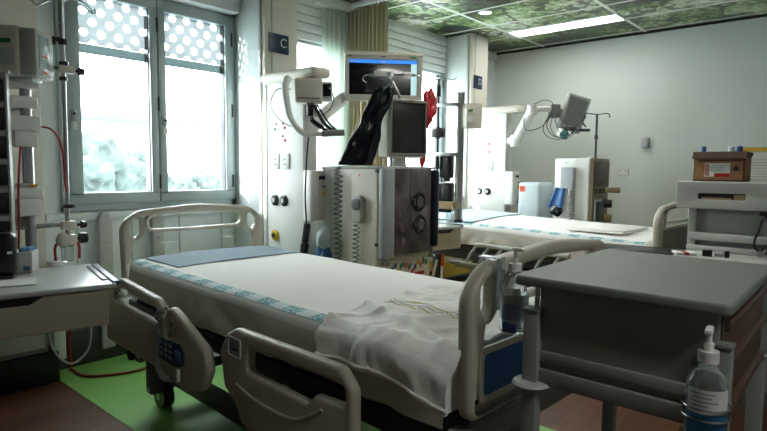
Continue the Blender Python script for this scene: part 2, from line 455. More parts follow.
# ------------------------------------------------------------------ windows
def window(name, y0, y1, panes, film=True, blind=False):
    r = struct(name)
    fr = MB().use(WFRAME)
    x0, x1 = XW - .07, XW + .03
    fr.b2((x0, y0, ZS), (x1, y1, ZS + .05), .006); fr.b2((x0, y0, ZH - .05), (x1, y1, ZH), .006)
    fr.b2((x0, y0, ZS), (x1, y0 + .05, ZH), .006); fr.b2((x0, y1 - .05, ZS), (x1, y1, ZH), .006)
    w = (y1 - y0 - .08) / panes
    fr.build('window_frame', None, r)
    for k in range(panes):
        a = y0 + .04 + w * k + .004; b = a + w - .008
        s = .055 if panes > 1 else .05
        sa = .085 if k == 0 and film else s
        m = MB().use(WFRAME)
        xa, xb = XW - .05, XW + .045
        m.b2((xa, a, ZS + .045), (xb, b, ZS + .045 + .075), .006); m.b2((xa, a, ZH - .12), (xb, b, ZH - .045), .006)
        m.b2((xa, a, ZS + .1), (xb, a + sa, ZH - .1), .006); m.b2((xa, b - s, ZS + .1), (xb, b, ZH - .1), .006)
        sash = m.build('sash', None, r)
        MB().use(BLACK).b2((XW - .02, b - s - .006, ZS + .12), (XW + .03, b - s, ZH - .12)).build('gasket', None, sash)
        MB().use(GLASS).b2((XW - .022, a + sa - .005, ZS + .11), (XW - .016, b - s + .005, ZH - .11)).build('pane', None, sash)
        if film:
            MB().use(FILM).b2((XW - .012, a + sa, 2.10), (XW - .010, b - s, ZH - .11)).build('dotted_film', None, sash)
            MB().use(BLINDR).b2((XW - .035, a + sa, 2.04), (XW - .023, b - s, 2.10)).build('blind_rail', None, sash)
        # lock handle and hinges
        h = MB().use(STEEL).b2((xb, a + .018, 1.60), (xb + .012, a + .05, 1.66), .004); h.use(WHITE).b2((xb, a + .018, 1.535), (xb + .014, a + .052, 1.585), .004)
        h.use(BLACK).cyl((xb + .01, a + .034, 1.635), (xb + .02, a + .034, 1.635), .008)
        h.build('window_lock', None, sash)
        for z in (1.2, 1.75, 2.3):
            MB().use(DGREY).cyl((xb, b + .004, z - .05), (xb, b + .004, z + .05), .008, n=10).build('hinge', None, sash)
    if blind:
        m = MB().use(WTRIM)
        for q in range(5): m.b2((XW + .0, y0, 2.43 + q * .075), (XW + .06 + .006 * (q % 2), y1, 2.50 + q * .075), .01)
        m.build('blind_cassette', None, r)
    return r
window('window_1', W1[0], W1[1], 2)
window('window_2', W2[0], W2[1], 3, film=False, blind=True)
sbox('trim_6', (XW, 1.14, ZH - .03), (XW + .13, 2.62, ZH + .09), WTRIM, .02)

# wall bumper boards below the window
def bumper(y, x, label):
    t = thing('wall_bumper', label, 'wall bumper', (x, y, 0))
    P = [(-.045, .08), (.045, .08), (.045, .95), (.02, 1.0), (-.02, 1.0), (-.045, .95)]
    MB().use(LGREY).plate(rp(P, .012), (), .05, .01, MYZ).build('board', None, t)
    for z in (.3, .8): MB().use(STEEL).cyl((.025, 0, z), (.03, 0, z), .01).build('screw', None, t)
bumper(1.575, XW + .06, 'pale grey wall bumper board left of the near bed headboard')
bumper(1.94, XW + .06, 'pale grey wall bumper board seen through the headboard slot')

# ------------------------------------------------------------------ outside
OUTG = M('pale_concrete', 'B8C0BE', .9, var=.08, scale=.3)
LEAF = M('hazy_foliage', '46524F', .9, var=.45, scale=2.2)
TRUNK = M('tree_bark', '6A6458', .9)
tag(MB().use(OUTG).box((-45, 10, -4.2), (78, 120, .2)).build('street_ground'), 'pale ground far below the windows outside', 'ground')['kind'] = 'structure'
def tree(loc, s, label):
    t = thing('tree', label, 'tree', loc, 0, 'trees outside the window')
    m = MB().use(LEAF)
    for k in range(16):
        a = random.uniform(0, 2 * PI); rr = random.uniform(.1, 1) * s
        c = Vector((math.cos(a) * rr, math.sin(a) * rr, random.uniform(3.0, 5.3)))
        tb = bmesh.new(); bmesh.ops.create_icosphere(tb, subdivisions=4, radius=random.uniform(.5, .8) * s * .7)
        for v in tb.verts:
            v.co *= 1 + .35 * noise.noise(v.co * 2.2 / s + c) + .3 * noise.noise(v.co * 6 / s + c) + .25 * noise.noise(v.co * 16 / s)
        m._merge(tb, Matrix.Translation(c))
    m.build('crown', None, t, angle=180)
    MB().use(TRUNK).tube([(0, 0, 0), (.1, .05, 1.8), (0, 0, 3.8)], [.22, .16, .12]).build('trunk', None, t)
tree((-21, 7.0, -3.5), 2.3, 'hazy bushy tree outside at the left window pane')
tree((-30, 13.8, -4.0), 2.0, 'hazy round tree outside near the middle window frame')
tree((-33, 19.5, -5.2), 2.0, 'small hazy tree outside the right window pane')
tree((-34, 26.0, -5.4), 2.2, 'low hazy tree outside at the right edge of the right window pane')
t = thing('balcony_rail', 'pale horizontal rail outside the window panes', 'rail', (-4.7, 3, 0))
MB().use(M('pale_rail', '7C8888', .6)).b2((-.03, -3, 1.66), (.03, 4, 1.72), .01).build('rail_bar', None, t)
MB().use(M('pale_rail')).b2((-.02, 3.9, -4), (.02, 3.95, 1.66)).b2((-.02, -2.95, -4), (.02, -2.9, 1.66)).build('rail_post', None, t)
def building(loc, size, label):
    t = thing('building', label, 'building', loc, 0, 'buildings outside the window')
    w, d, h = size
    MB().use(M('pale_facade', 'C6CCCC', .8, var=.05)).box((0, 0, h / 2), size, .1).build('facade', None, t)
    MB().use(M('roof_grey', 'A4ACAE', .8)).box((0, 0, h + .1), (w + .4, d + .4, .2), .04).build('roof', None, t)
    for k in range(int(d / 3)):
        MB().use(M('facade_glass', '8496A0', .2)).box((w / 2 + .02, -d / 2 + 1.6 + k * 3, h * .6), (.06, 1.8, 1.4)).build('window', None, t)
building((-52, 21, -4), (8, 20, 4.8), 'long low pale building far behind the trees')
building((-60, 46, -4), (8, 16, 6.6), 'taller pale building far away outside the right window pane')

# ------------------------------------------------------------------ hospital beds
BL = 2.36
def bed(label, loc, yaw, panel_mat, rails=(-1, 1), ptop=.805):
    t = thing('hospital_bed', label, 'hospital bed', loc, yaw, 'hospital beds')
    # end boards
    def board(name, x, sgn, extra=None):
        outer = rp([(-.45, .62, .05), (.45, .62, .05), (.46, .985, .11), (.36, 1.055, .16), (0, 1.082, 1), (-.36, 1.055, .16), (-.46, .985, .11)], .05, 8)
        hs = [rp([(-.405, .93, .03), (-.382, .895, .03), (-.348, .93, .03), (-.348, 1.008, .03), (-.38, 1.01, .03), (-.405, .985, .03)], .03),
              rp([(.405, .93, .03), (.382, .895, .03), (.348, .93, .03), (.348, 1.008, .03), (.38, 1.01, .03), (.405, .985, .03)], .03),
              rp([(-.295, .945, .035), (0, .94), (.295, .945, .035), (.30, 1.005, .03), (.24, 1.025, .03), (0, 1.035), (-.24, 1.025, .03), (-.30, 1.005, .03)], .03)]
        b = MB().use(BEIGE).plate(outer, hs, .05, .018, at(x, 0, 0) @ MYZ, 3).build(name, None, t)
        for y in (-.2, .2):
            MB().use(WHITE).box((x + sgn * .027, y, .862), (.006, .075, .008), .002).box((x + sgn * .026, y + .037, .835), (.004, .004, .06), .001).build('grip_mark', None, b)
        return b
    hb = board('headboard', 0, 1)
    fb = board('footboard', BL + .0, -1)
    MB().use(panel_mat).plate(rrect(-.40, .69, .40, ptop, .02), (), .008, .003, at(BL + .027, 0, 0) @ MYZ).build('inset_panel', None, fb)
    MB().use(BEIGE).plate(rrect(-.42, .67, .42, ptop + .02, .025), [rrect(-.40, .69, .40, ptop, .02)], .012, .004, at(BL + .027, 0, 0) @ MYZ).build('panel_rim', None, fb)
    # mattress
    MB().use(M('mattress_cover', '7C8488', .6, var=.04)).b2((.06, -.445, .615), (2.30, .445, .768), .045, 4).build('mattress', None, t)
    # frame
    f = MB().use(DGREY)
    for y in (-.40, .40): f.b2((.02, y - .03, .48), (2.36, y + .03, .56), .008)
    for x in (.1, .8, 1.5, 2.2): f.b2((x, -.4, .49), (x + .06, .4, .55), .006)
    f.build('bed_frame', None, t)
    d = MB().use(M('deck_panel', '5A5E60', .5, var=.05))
    for a, b in ((.07, .8), (.82, 1.3), (1.32, 1.7), (1.72, 2.3)): d.b2((a, -.42, .565), (b, .42, .61), .01)
    d.build('mattress_deck', None, t)
    bs = MB().use(DGREY)
    for y in (-.33, .33): bs.b2((.25, y - .035, .15), (2.1, y + .035, .23), .01)
    for x in (.3, 2.0): bs.b2((x - .04, -.33, .16), (x + .04, .33, .22), .008)
    bs.build('base_frame', None, t)
    for x in (.55, 1.75):
        MB().use(LGREY).b2((x - .06, -.09, .2), (x + .06, .09, .36), .012).use(STEEL).b2((x - .045, -.07, .35), (x + .045, .07, .5), .01).build('lift_column', None, t)
    mt = MB().use(M('motor_housing', '2F5A52', .5, var=.1)); mt.b2((.9, -.2, .3), (1.45, .1, .44), .03); mt.build('motor_box', None, t)
    for x in (.3, 2.05):
        for y in (-.36, .36):
            c = MB().use(DGREY).b2((x - .035, y - .05, .1), (x + .035, y + .05, .24), .01).use(BLACK).cyl((x, y - .03, .065), (x, y + .03, .065), .065, n=24)
            c.use(STEEL).cyl((x, y - .034, .065), (x, y + .034, .065), .02); w = c.build('castor', None, t)
    # leg column near the head
    MB().use(DGREY).b2((.33, -.47, .12), (.40, -.40, .5), .008).use(STEEL).b2((.345, -.474, .13), (.385, -.47, .15), .002).build('support_leg', None, t)
    rl = MB().use(DGREY).tube([(.2, -.45, .33), (.22, -.47, .29), (.28, -.47, .28), (.32, -.46, .32)], .016, 8, 5); rl.use(RUBBER).cyl((.2, -.5, .3), (.2, -.46, .3), .035); rl.build('brake_pedal', None, t)
    # corner bumpers
    for y in (-.43, .43):
        MB().use(LGREY).cyl((BL + .0, y, .5), (BL + .0, y, .585), .055, n=24).use(MGREY).cyl((BL, y, .585), (BL, y, .592), .03).build('corner_bumper', None, t)
    MB().use(MGREY).b2((BL - .02, -.40, .56), (BL + .05, .40, .625), .012).build('end_bar', None, t)
    # siderails
    for sgn in rails:
        Y = .555 * sgn
        mt_ = at(0, Y, 0) @ MXZ
        hr = MB().use(BEIGE).plate(rp([(.09, .375, .03), (.105, .60), (.14, .69, .05), (.30, .735, .06), (.72, .705, .06), (.83, .645, .05), (.845, .46, .04), (.80, .40), (.66, .375, .04)], .03, 6),
            [rp([(.19, .61, .02), (.23, .675, .02), (.34, .685), (.72, .655, .02), (.765, .62, .02), (.72, .59, .02)], .02)], .042, .016, mt_, 3).build('head_side_rail', None, t)
        fo = MB().use(BEIGE).plate(rp([(1.325, .46, .03), (1.295, .60, .03), (1.345, .675, .04), (1.41, .708, .04), (2.0, .715, .05), (2.06, .66, .05), (2.06, .33, .04), (1.52, .33, .06), (1.44, .355, .05), (1.40, .42, .05)], .03, 6),
            [rp([(1.49, .565, .02), (1.50, .65, .03), (1.90, .66, .02), (2.02, .658, .02), (2.02, .60, .01), (1.88, .592, .01), (1.84, .555, .01)], .015)], .042, .016, mt_, 3).build('foot_side_rail', None, t)
        # moulded lower ledge on the foot rail
        MB().use(BEIGE).tube([(1.42, Y + sgn * .018, .50), (1.55, Y + sgn * .02, .475), (1.75, Y + sgn * .02, .475), (1.86, Y + sgn * .02, .52), (1.92, Y + sgn * .018, .56)], .008, 8, 6).build('moulded_ridge', None, fo)
        for x in (.3, .65): MB().use(MGREY).b2((x - .02, min(Y * .78, Y * .97), .45), (x + .02, max(Y * .78, Y * .97), .5), .006).build('rail_arm', None, hr)
        for x in (1.55, 1.85): MB().use(MGREY).b2((x - .02, min(Y * .78, Y * .97), .45), (x + .02, max(Y * .78, Y * .97), .5), .006).build('rail_arm', None, fo)
        if sgn < 0:
            pl = MB().use(WHITE).plate(rrect(1.365, .60, 1.455, .675, .012), [rrect(1.372, .607, 1.448, .668, .008)], .004, .001, at(0, Y - .0225, 0) @ MXZ)
            pl.use(M('label_grey_blue', '9AA6AC', .6)).plate(rrect(1.372, .607, 1.448, .668, .008), (), .002, .0005, at(0, Y - .0215, 0) @ MXZ)
            pl.use(DTEXT).box((1.41, Y - .0228, .63), (.05, .001, .008)).box((1.395, Y - .0228, .645), (.012, .001, .014), .002).box((1.42, Y - .0228, .642), (.03, .001, .004))
            pl.build('emblem_plate', None, fo)
            # control wing
            wg = MB().use(BEIGE).plate(rp([(.80, .40, .04), (.79, .52), (.825, .63, .03), (.915, .705, .045), (1.0, .675, .05), (1.215, .585, .05), (1.245, .50, .06), (1.185, .405, .05), (1.06, .365, .05), (.90, .375, .05)], .03, 6),
                [rp([(.872, .592, .02), (.912, .648, .02), (.965, .615, .02), (.955, .567, .015), (.89, .556, .015)], .012)], .045, .017, at(0, Y - .022, 0) @ MXZ, 3).build('control_wing', None, t)
            pn = MB().use(NAVY).plate(rp([(.80, .55), (1.02, .565), (1.055, .53), (1.05, .475), (.98, .455), (.80, .46)], .02), (), .006, .002, at(0, Y - .046, 0) @ MXZ)
            bt = pn.use(M('button_grey', '8C949C', .5))
            for i in range(3):
                for j in range(3): bt.box((.84 + i * .045, Y - .05, .485 + j * .025), (.024, .004, .014), .002)
            bt.use(M('button_pale_blue', '4F78A4', .5)).box((1.0, Y - .05, .51), (.05, .004, .04), .004)
            bt.build('control_panel', None, wg)
            MB().use(WHITE).box((1.0, Y - .05, .425), (.016, .014, .055), .004).build('grip_light', None, wg)
            MB().use(MGREY).tube(coil([(.80, Y - .03, .64), (.81, Y - .05, .55), (.83, Y - .07, .46), (.90, Y - .07, .40), (.96, Y - .06, .40)], .011, 34, .004), .0035, 5).build('coiled_cord', LGREY, hr)
            MB().use(MGREY).tube(coil([(.90, Y - .05, .69), (.85, Y - .055, .675), (.80, Y - .045, .63)], .011, 12, .004), .0035, 5).build('coiled_cord', LGREY, hr)
            MB().use(WHITE).box((.33, Y - .025, .655), (.05, .02, .02), .004, rot=(0, .2, 0)).use(BLACK).box((.34, Y - .034, .653), (.02, .006, .012), .002).box((.30, Y - .034, .665), (.03, .006, .02), .002).build('rail_clip', None, hr)
    return t
B1 = ((-3.12, 1.83, 0), -.06); B2 = ((-3.455, 4.84, 0), -.07)
bed1 = bed('beige hospital bed in front with blue foot panel and folded blanket', *B1, BLUEP)
bed2 = bed('second hospital bed further back, grey foot panel, behind the foreground bed', *B2, PANELB, (1,), .885)

def sheet(label, loc, yaw, crown, tiltv=0.0, tiltu=0.0):
    """sheet over the mattress: rounded cross-section swept along the bed"""
    t = thing('bed_sheet', label, 'bed sheet', loc, yaw)
    zt = .785; r = .05; H = .478; bottom = .60
    sec = []
    for k in range(8): sec.append((-H - .0, bottom + (zt - r - bottom) * k / 8))
    for k in range(7):
        a = PI - k * PI / 12; sec.append((-H + r + r * math.cos(a), zt - r + r * math.sin(a)))
    nT = 26
    for k in range(1, nT): sec.append((-H + r + (2 * H - 2 * r) * k / nT, zt))
    sec += [(-y, z) for y, z in reversed(sec[:15])]
    us = []
    u0, u1 = .045, 2.315
    for dz in (-.15, -.10, -.05): us.append((u0, dz))
    for k in range(6): a = k * PI / 2 / 6; us.append((u0 + r * (1 - math.cos(a)), -r * (1 - math.sin(a))))
    for k in range(70): us.append((u0 + r + (u1 - u0 - 2 * r) * k / 69, 0))
    for k in range(1, 7): a = k * PI / 2 / 6; us.append((u1 - r + r * math.sin(a), -r * (1 - math.cos(a))))
    for dz in (-.1, -.15): us.append((u1, dz))
    nu, nv = len(us) - 1, len(sec) - 1
    def pt(i, j, off=0.0):
        u, dz = us[i]; y, z = sec[j]
        hw = 1.0 - .10 * max(0, 1 - (u - u0) / .28) ** 2
        ztop = zt + dz
        c = crown * (1 - (y / H) ** 2) * min(1, max(0, dz / .05 + 1))
        zz = min(z, ztop)
        if z > zt - .02: zz += c + .0035 * noise.noise(Vector((u * 5, y * 5, 1.3)))
        side = max(0.0, min(1.0, (zt - .03 - z) / .12))
        yy = y * hw
        if side > 0:
            w = .018 * noise.noise(Vector((u * 6.5, z * 7 - u * 3, 4.1))) + .012 * noise.noise(Vector((u * 15 - z * 12, z * 8, 9.7))) + .022 * math.exp(-((u - 1.02 + (z - .7) * 1.5) / .10) ** 2) + .012 * math.exp(-((u - 1.25 + (z - .7) * 2.5) / .05) ** 2)
            yy += (1 if y > 0 else -1) * (w * side - .004)
            zz += .02 * side * noise.noise(Vector((u * 4, 2.2, 0)))
        zz += (y * tiltv + (u - 1.2) * tiltu)
        return (u, yy, zz + off)
    s = MB(); bm = s.bm; s.mats = [SHEET, SHEETSIDE]
    V = [[bm.verts.new(pt(i, j)) for j in range(nv + 1)] for i in range(nu + 1)]
    for i in range(nu):
        for j in range(nv):
            f = bm.faces.new((V[i][j], V[i][j + 1], V[i + 1][j + 1], V[i + 1][j]))
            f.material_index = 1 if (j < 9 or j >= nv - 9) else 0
    bmesh.ops.recalc_face_normals(bm, faces=bm.faces)
    s.build('sheet_cloth', None, t, angle=60)
    # printed band along the near top edge
    b = MB(); b.mats = [BORDER]; bm = b.bm
    ja, jb = 12, 15
    V = [[bm.verts.new(Vector(pt(i, j, .0015)) + Vector((0, -.0012, 0))) for j in range(ja, jb + 1)] for i in range(5, nu - 6)]
    for i in range(len(V) - 1):
        for j in range(jb - ja): bm.faces.new((V[i][j], V[i][j + 1], V[i + 1][j + 1], V[i + 1][j]))
    bmesh.ops.recalc_face_normals(bm, faces=bm.faces)
    bmesh.ops.solidify(bm, geom=list(bm.faces), thickness=.001)
    b.build('printed_border', None, t, angle=60)
    return t
sheet('white fitted sheet with teal printed border on the foreground bed', *B1, .008)
sheet('pale sheet with teal printed border on the far bed', (B2[0][0], B2[0][1], .035), B2[1], .02, .04, -.018)

def pad(label, loc, yaw, u0, u1, v0, v1, mat, z, skew=0.0, tu=0.0, tv=0.0):
    t = MB().use(mat).grid(lambda a, b: (u0 + (u1 - u0) * a + skew * b, v0 + (v1 - v0) * b, z + .012 * (1 - ((v0 + (v1 - v0) * b) / .48) ** 2) + .002 * noise.noise(Vector((a * 6, b * 8, z))) + (u0 - 1.2) * tu + (u1 - u0) * a * tu + (v0 + (v1 - v0) * b) * tv), 20, 30, .006).build('underpad')
    t.location = loc; t.rotation_euler = (0, 0, yaw)
    tag(t, label, 'bed pad'); return t
pad('blue-grey quilted pad across the head end of the foreground bed', *B1, .10, .50, -.36, .43, PAD, .790, -.02)
pad('pale blue pad across the head end of the far bed', (B2[0][0], B2[0][1], .035), B2[1], .12, .75, -.43, .43, M('pale_blue_pad', 'B4C6CC', .95, bump=.1), .803, 0, -.018, .04)

# folded white blanket over the foot corner
def blanket(loc, yaw):
    t = thing('folded_blanket', 'crumpled white folded blanket with yellow stripe hanging over near foot corner of bed', 'blanket', loc, yaw)
    H = .50
    def pt(a, b, off=0.0):
        # a along the bed, b across from far side over the edge and down
        s = .10 + .80 * b                       # travelled distance from v=.22
        skew = .10 * (1 - b)
        u = 1.84 - skew + (.50 + skew * .9) * a + .03 * (b > .8) * (a - .5)
        v = .32 - s
        if v > -H + .04: vv, z = v, .806 + .010 * (1 - (v / H) ** 2)
        else:
            d = -H + .04 - v
            if d < .063: an = d / .04; vv = -H + .04 - .04 * math.sin(an); z = .766 + .04 * math.cos(an)
            else: vv = -H - .002 - .02 * (d - .063); z = .766 - (d - .063)
        n = .016 * noise.noise(Vector((u * 4.5 + v * 2, v * 6, .4))) + .012 * (1 - abs(noise.noise(Vector((u * 7 - v * 5, v * 5 + u * 3, 3.0)))) * 2) ** 3 + .005 * noise.noise(Vector((u * 26, v * 20 - u * 9, 3.0)))
        ridge = .012 * math.exp(-((a * 1.0 - .35 - .5 * (1 - b)) / .07) ** 2) + .014 * math.exp(-((b - .62 - .22 * a) / .035) ** 2)
        if v > -H + .04: z += abs(n) + ridge
        else: vv -= abs(n) + ridge + .008; z += .03 * noise.noise(Vector((u * 3, 7, 0))) * (b > .6) - .055 * max(0, a - .15) * max(0, (b - .6) / .4)
        return Vector((u, vv, z + off))
    c = MB().use(BLANK).grid(lambda a, b: pt(a, b), 46, 64, .008).build('blanket_cloth', None, t, angle=70)
    for dv, mat in ((0, M('pale_yellow_thread', 'CFC48A', .9)), (.03, M('grey_print_line', 'B4B8BA', .9)), (.06, M('pale_yellow_thread'))):
        bb = .53 - dv * 1.1
        m = MB().use(mat).grid(lambda a, b: pt(.06 + .7 * a, bb + .006 * b, .0035) , 40, 1, .0012); m.build('woven_stripe', None, t, angle=70)
    MB().use(BLANK).tube([pt(k / 30, .985) + Vector((0, -.003, 0)) for k in range(31)], .005, 6).build('hem', None, t)
    MB().use(PAPER).box(pt(.12, 1.0) + Vector((0, -.004, -.012)), (.022, .002, .03), .001).build('care_tag', None, t)
blanket(*B1)
# ------------------------------------------------------------------ foreground trolley
def castor(name, x, y, parent, z0=0.0, r=.035):
    c = MB().use(DGREY).b2((x - .02, y - .022, z0 + r), (x + .02, y + .022, z0 + 2 * r + .03), .006).use(RUBBER).cyl((x, y - .014, z0 + r), (x, y + .014, z0 + r), r, n=20)
    c.use(STEEL).cyl((x, y - .017, z0 + r), (x, y + .017, z0 + r), .012); return c.build(name, None, parent)
TG = M('trolley_grey_laminate', '7C827A', .5, var=.03, scale=3)
TGP = M('trolley_grey_panel', '969C92', .45, var=.03, scale=3)
TGM = M('trolley_grey_metal', '929791', .4, .1, var=.04)
TBR = M('trolley_brown_side', '5A443A', .35, var=.05)
t = thing('supply_trolley', 'large grey supply trolley in the right foreground at the bed foot', 'trolley', (-.415, 1.53, 0))
MB().use(TG).plate(rrect(-.23, -.315, .23, .315, .022), (), .024, .007, at(0, 0, 1.038), 3).build('trolley_top', None, t)
bd = MB().use(TGP).b2((-.175, -.275, .79), (.205, .29, 1.025), .004).build('cabinet_body', None, t)
MB().use(TGM).b2((-.18, -.285, .84), (.18, -.270, .868), .003).build('front_ledge', None, bd)
MB().use(TGM).b2((-.19, -.288, .785), (.19, -.262, .825), .004).build('front_rail', None, bd)
for z in (.80, .90, .985): MB().use(TBR).b2((.205, -.26, z), (.222, .27, z + .022), .004).build('side_runner', None, bd)
MB().use(TBR).b2((.2055, -.27, .80), (.21, .28, 1.02), .002).build('side_panel', None, bd)
MB().use(CHROME).cyl((-.183, -.272, .87), (-.183, -.272, 1.02), .006).build('chrome_edge', None, bd)
for x, y, zt in ((-.185, -.285, .968), (.212, -.285, .965), (-.185, .285, .80), (.205, .285, .80)):
    l = MB().use(TGM).b2((x - .019, y - .017, .1), (x + .019, y + .017, zt), .004).build('leg', None, t)
    MB().use(TG).b2((x - .021, y - .019, zt - .006), (x + .021, y + .019, zt + .003), .002).build('leg_cap', None, l)
    castor('castor', x, y, l)
    if y < 0 and x < 0: MB().use(LGREY).lathe([(.012, .778), (.042, .779), (.047, .784), (.042, .79), (.025, .793), (.012, .793)], (x, y, 0), 28).build('bumper_disc', None, l)
MB().use(TGM).b2((-.185, -.27, .30), (.205, .27, .32), .004).build('lower_shelf', None, t)
MB().use(WHITE).plate(rp([(-.03, 0), (0, .05), (.03, .06), (.03, -.06), (0, -.05)], .004), (), .004, .001, at(-.212, -.24, .86) @ MYZ).build('paper_flag', PAPER, t)

# sanitiser bottles
def sanitiser(loc, label, rz, s, spout=0.0):
    t = thing('hand_sanitiser_bottle', label, 'sanitiser bottle', loc, rz, 'hand sanitiser bottles')
    MB().use(CLEAR).lathe([(.026 * s, 0), (.034 * s, .004 * s), (.036 * s, .02 * s), (.036 * s, .125 * s), (.032 * s, .142 * s), (.016 * s, .158 * s), (.014 * s, .172 * s)], n=28).build('bottle', None, t)
    MB().use(M('pale_gel', 'DDE6E4', .2, trans=.3)).lathe([(.025 * s, .004 * s), (.0325 * s, .008 * s), (.0335 * s, .02 * s), (.0335 * s, .10 * s)], n=24).build('gel', None, t)
    c = MB().use(WHITE).cyl((0, 0, .168 * s), (0, 0, .19 * s), .019 * s, n=20).cyl((0, 0, .19 * s), (0, 0, .205 * s), .009 * s).cyl((0, 0, .205 * s), (0, 0, .225 * s), .005 * s)
    c.box((.012 * s * math.cos(spout), .012 * s * math.sin(spout), .232 * s), (.045 * s, .014 * s, .012 * s), .004 * s, (0, 0, spout)); c.build('pump_head', None, t)
    def lab(a0, a1, z0, z1, r): return lambda a, b: (r * math.cos(a0 + (a1 - a0) * a), r * math.sin(a0 + (a1 - a0) * a), z0 + (z1 - z0) * b)
    l = MB().use(PAPER).grid(lab(-PI * .85, -PI * .1, .075 * s, .122 * s, .0366 * s), 16, 1, .0004)
    l.use(M('label_blue', '2A6C9A', .5)).grid(lab(-PI * .85, -PI * .1, .03 * s, .075 * s, .0366 * s), 16, 1, .0004)
    L = l.build('bottle_label', None, t)
    tx = MB().use(TEXT)
    for k, (a, b) in enumerate(((-.78, -.4), (-.75, -.45), (-.78, -.35), (-.75, -.5))):
        tx.grid(lab(PI * a, PI * b, (.113 - k * .008) * s, (.1155 - k * .008) * s, .037 * s), 8, 1, .0003)
    tx.build('label_print', None, L)
    return t
s1 = sanitiser((-.215, 1.188, .778), 'clear pump bottle with blue label hung on the grey trolley front, right foreground', 0.3, .98, -1.75)
hd = thing('wire_bottle_holder', 'thin steel wire holder round the bottle on trolley post', 'bottle holder', (-.215, 1.188, .785))
for z in (.012, .055, .075): MB().use(STEEL).tube([(.041 * math.cos(a), .041 * math.sin(a), z) for a in [k * PI / 12 for k in range(24)]], .0022, 6, 0, True).build('wire_ring', None, hd)
MB().use(STEEL).tube([(.0, .041, .0), (.0, .041, .1), (.0, .048, .11)], .0025, 6).build('wire_hook', None, hd)
MB().use(STEEL).tube([(-.041, 0, .075), (-.03, 0, -.004), (.03, 0, -.004), (.041, 0, .075)], .0022, 6).build('wire_base', None, hd)
s2 = sanitiser((-.70, 1.335, .885), 'clear pump bottle in plastic holder hung on the footboard of near bed', -.3, .9)
hd = thing('clear_bottle_holder', 'clear plastic holder with hook over the near footboard', 'bottle holder', (-.70, 1.335, .875))
MB().use(CLEAR).lathe([(.036, 0), (.038, .003), (.038, .10), (.0365, .10), (.0365, .004), (.03, .003)], n=24).build('cup', None, hd)
MB().use(CLEAR).b2((-.044, -.02, .05), (-.040, .02, .19), .0015).b2((-.105, -.02, .187), (-.040, .02, .191), .0015).build('hook', None, hd)
MB().use(BLUE).b2((-.01, -.045, .005), (.03, -.038, .03), .003).build('blue_tab', None, hd)

# black cable lying along the right trolley side
tag(MB().use(RUBBER).tube([(-.215, 1.19, .775), (-.19, 1.165, .79), (-.17, 1.18, .79), (-.155, 1.23, .77), (-.14, 1.3, .72), (-.13, 1.4, .5), (-.12, 1.45, .1), (-.1, 1.5, .006), (.3, 1.6, .006)], .004, 8, 6).build('black_cable'), 'black cable hanging below the sanitiser bottle on the trolley', 'cable')

# ------------------------------------------------------------------ overbed tables
TTOP = M('table_top_grey', 'B5B8B4', .32, var=.02)
TFRONT = M('table_drawer_beige', 'A49C88', .5, var=.03)
def overbed(loc, yaw, L, label, dz=0.0):
    """origin: front right corner on the floor, x forward (towards the room), y to the right end"""
    t = thing('overbed_table', label, 'table', loc, yaw, 'overbed tables')
    D = .63
    MB().use(TTOP).plate(rrect(-D, -L, 0, 0, .03), (), .024, .008, at(0, 0, .768 + dz), 3).build('table_top', None, t)
    MB().use(NAVY).b2((-D + .06, -.022, .762 + dz), (-.02, .012, .788 + dz), .006).build('end_trim', None, t)
    MB().use(BLACK).b2((-D + .1, -.05, .781 + dz), (-.1, -.025, .786 + dz), .003).build('rubber_strip', None, t)
    body = MB().use(TFRONT).b2((-D + .03, -L + .03, .60 + dz), (-.022, -.045, .755 + dz), .005).build('drawer_case', None, t)
    c = -L / 2 - .05; wd = .16
    P = [(-L + .02, .595), (-.04, .595), (-.04, .752), (c + wd, .752), (c + wd - .05, .722), (c - wd + .05, .722), (c - wd, .752), (-L + .02, .752)]
    MB().use(TFRONT).plate(rp(P, .008), (), .018, .004, at(-.012, 0, dz) @ MYZ).build('drawer_front', None, t)
    MB().use(BLACK).b2((-.0235, c - wd + .005, .716 + dz), (-.0205, c + wd - .005, .754 + dz)).build('finger_pull', None, t)
    st = MB().use(LGREY).b2((-D * .5 - .05, -L + .02, .08), (-D * .5 + .05, -L + .09, .62 + dz), .01).build('column', None, t)
    MB().use(LGREY).b2((-D + .02, -L + .01, .06), (-.05, -L + .10, .10), .012).build('base_foot', None, t)
    for x in (-D + .06, -.1): castor('castor', x, -L + .055, t, 0, .025)
    return t
overbed((-2.53, 1.09, 0), -.22, .80, 'beige overbed table with drawer at the left edge of the photo')
overbed((-2.60, 4.03, 0), -.22, .42, 'small beige table with drawer between dialysis machine and far bed', .05)

# low cabinet against wall under left table
t = thing('bedside_cabinet', 'grey bedside cabinet on black plinth below the left table', 'cabinet', (-3.67, .78, 0))
MB().use(MGREY).b2((-.16, -.5, .19), (.0, .38, .56), .006).build('cabinet_body', None, t)
MB().use(BLACK).b2((-.16, -.52, .0), (.02, .43, .185), .004).build('plinth', None, t)
MB().use(LGREY).b2((-.002, -.45, .22), (.012, .36, .55), .004).build('cabinet_door', None, t)
MB().use(WHITE).b2((-.15, .43, .10), (-.06, .50, .72), .01).build('side_post', None, t)

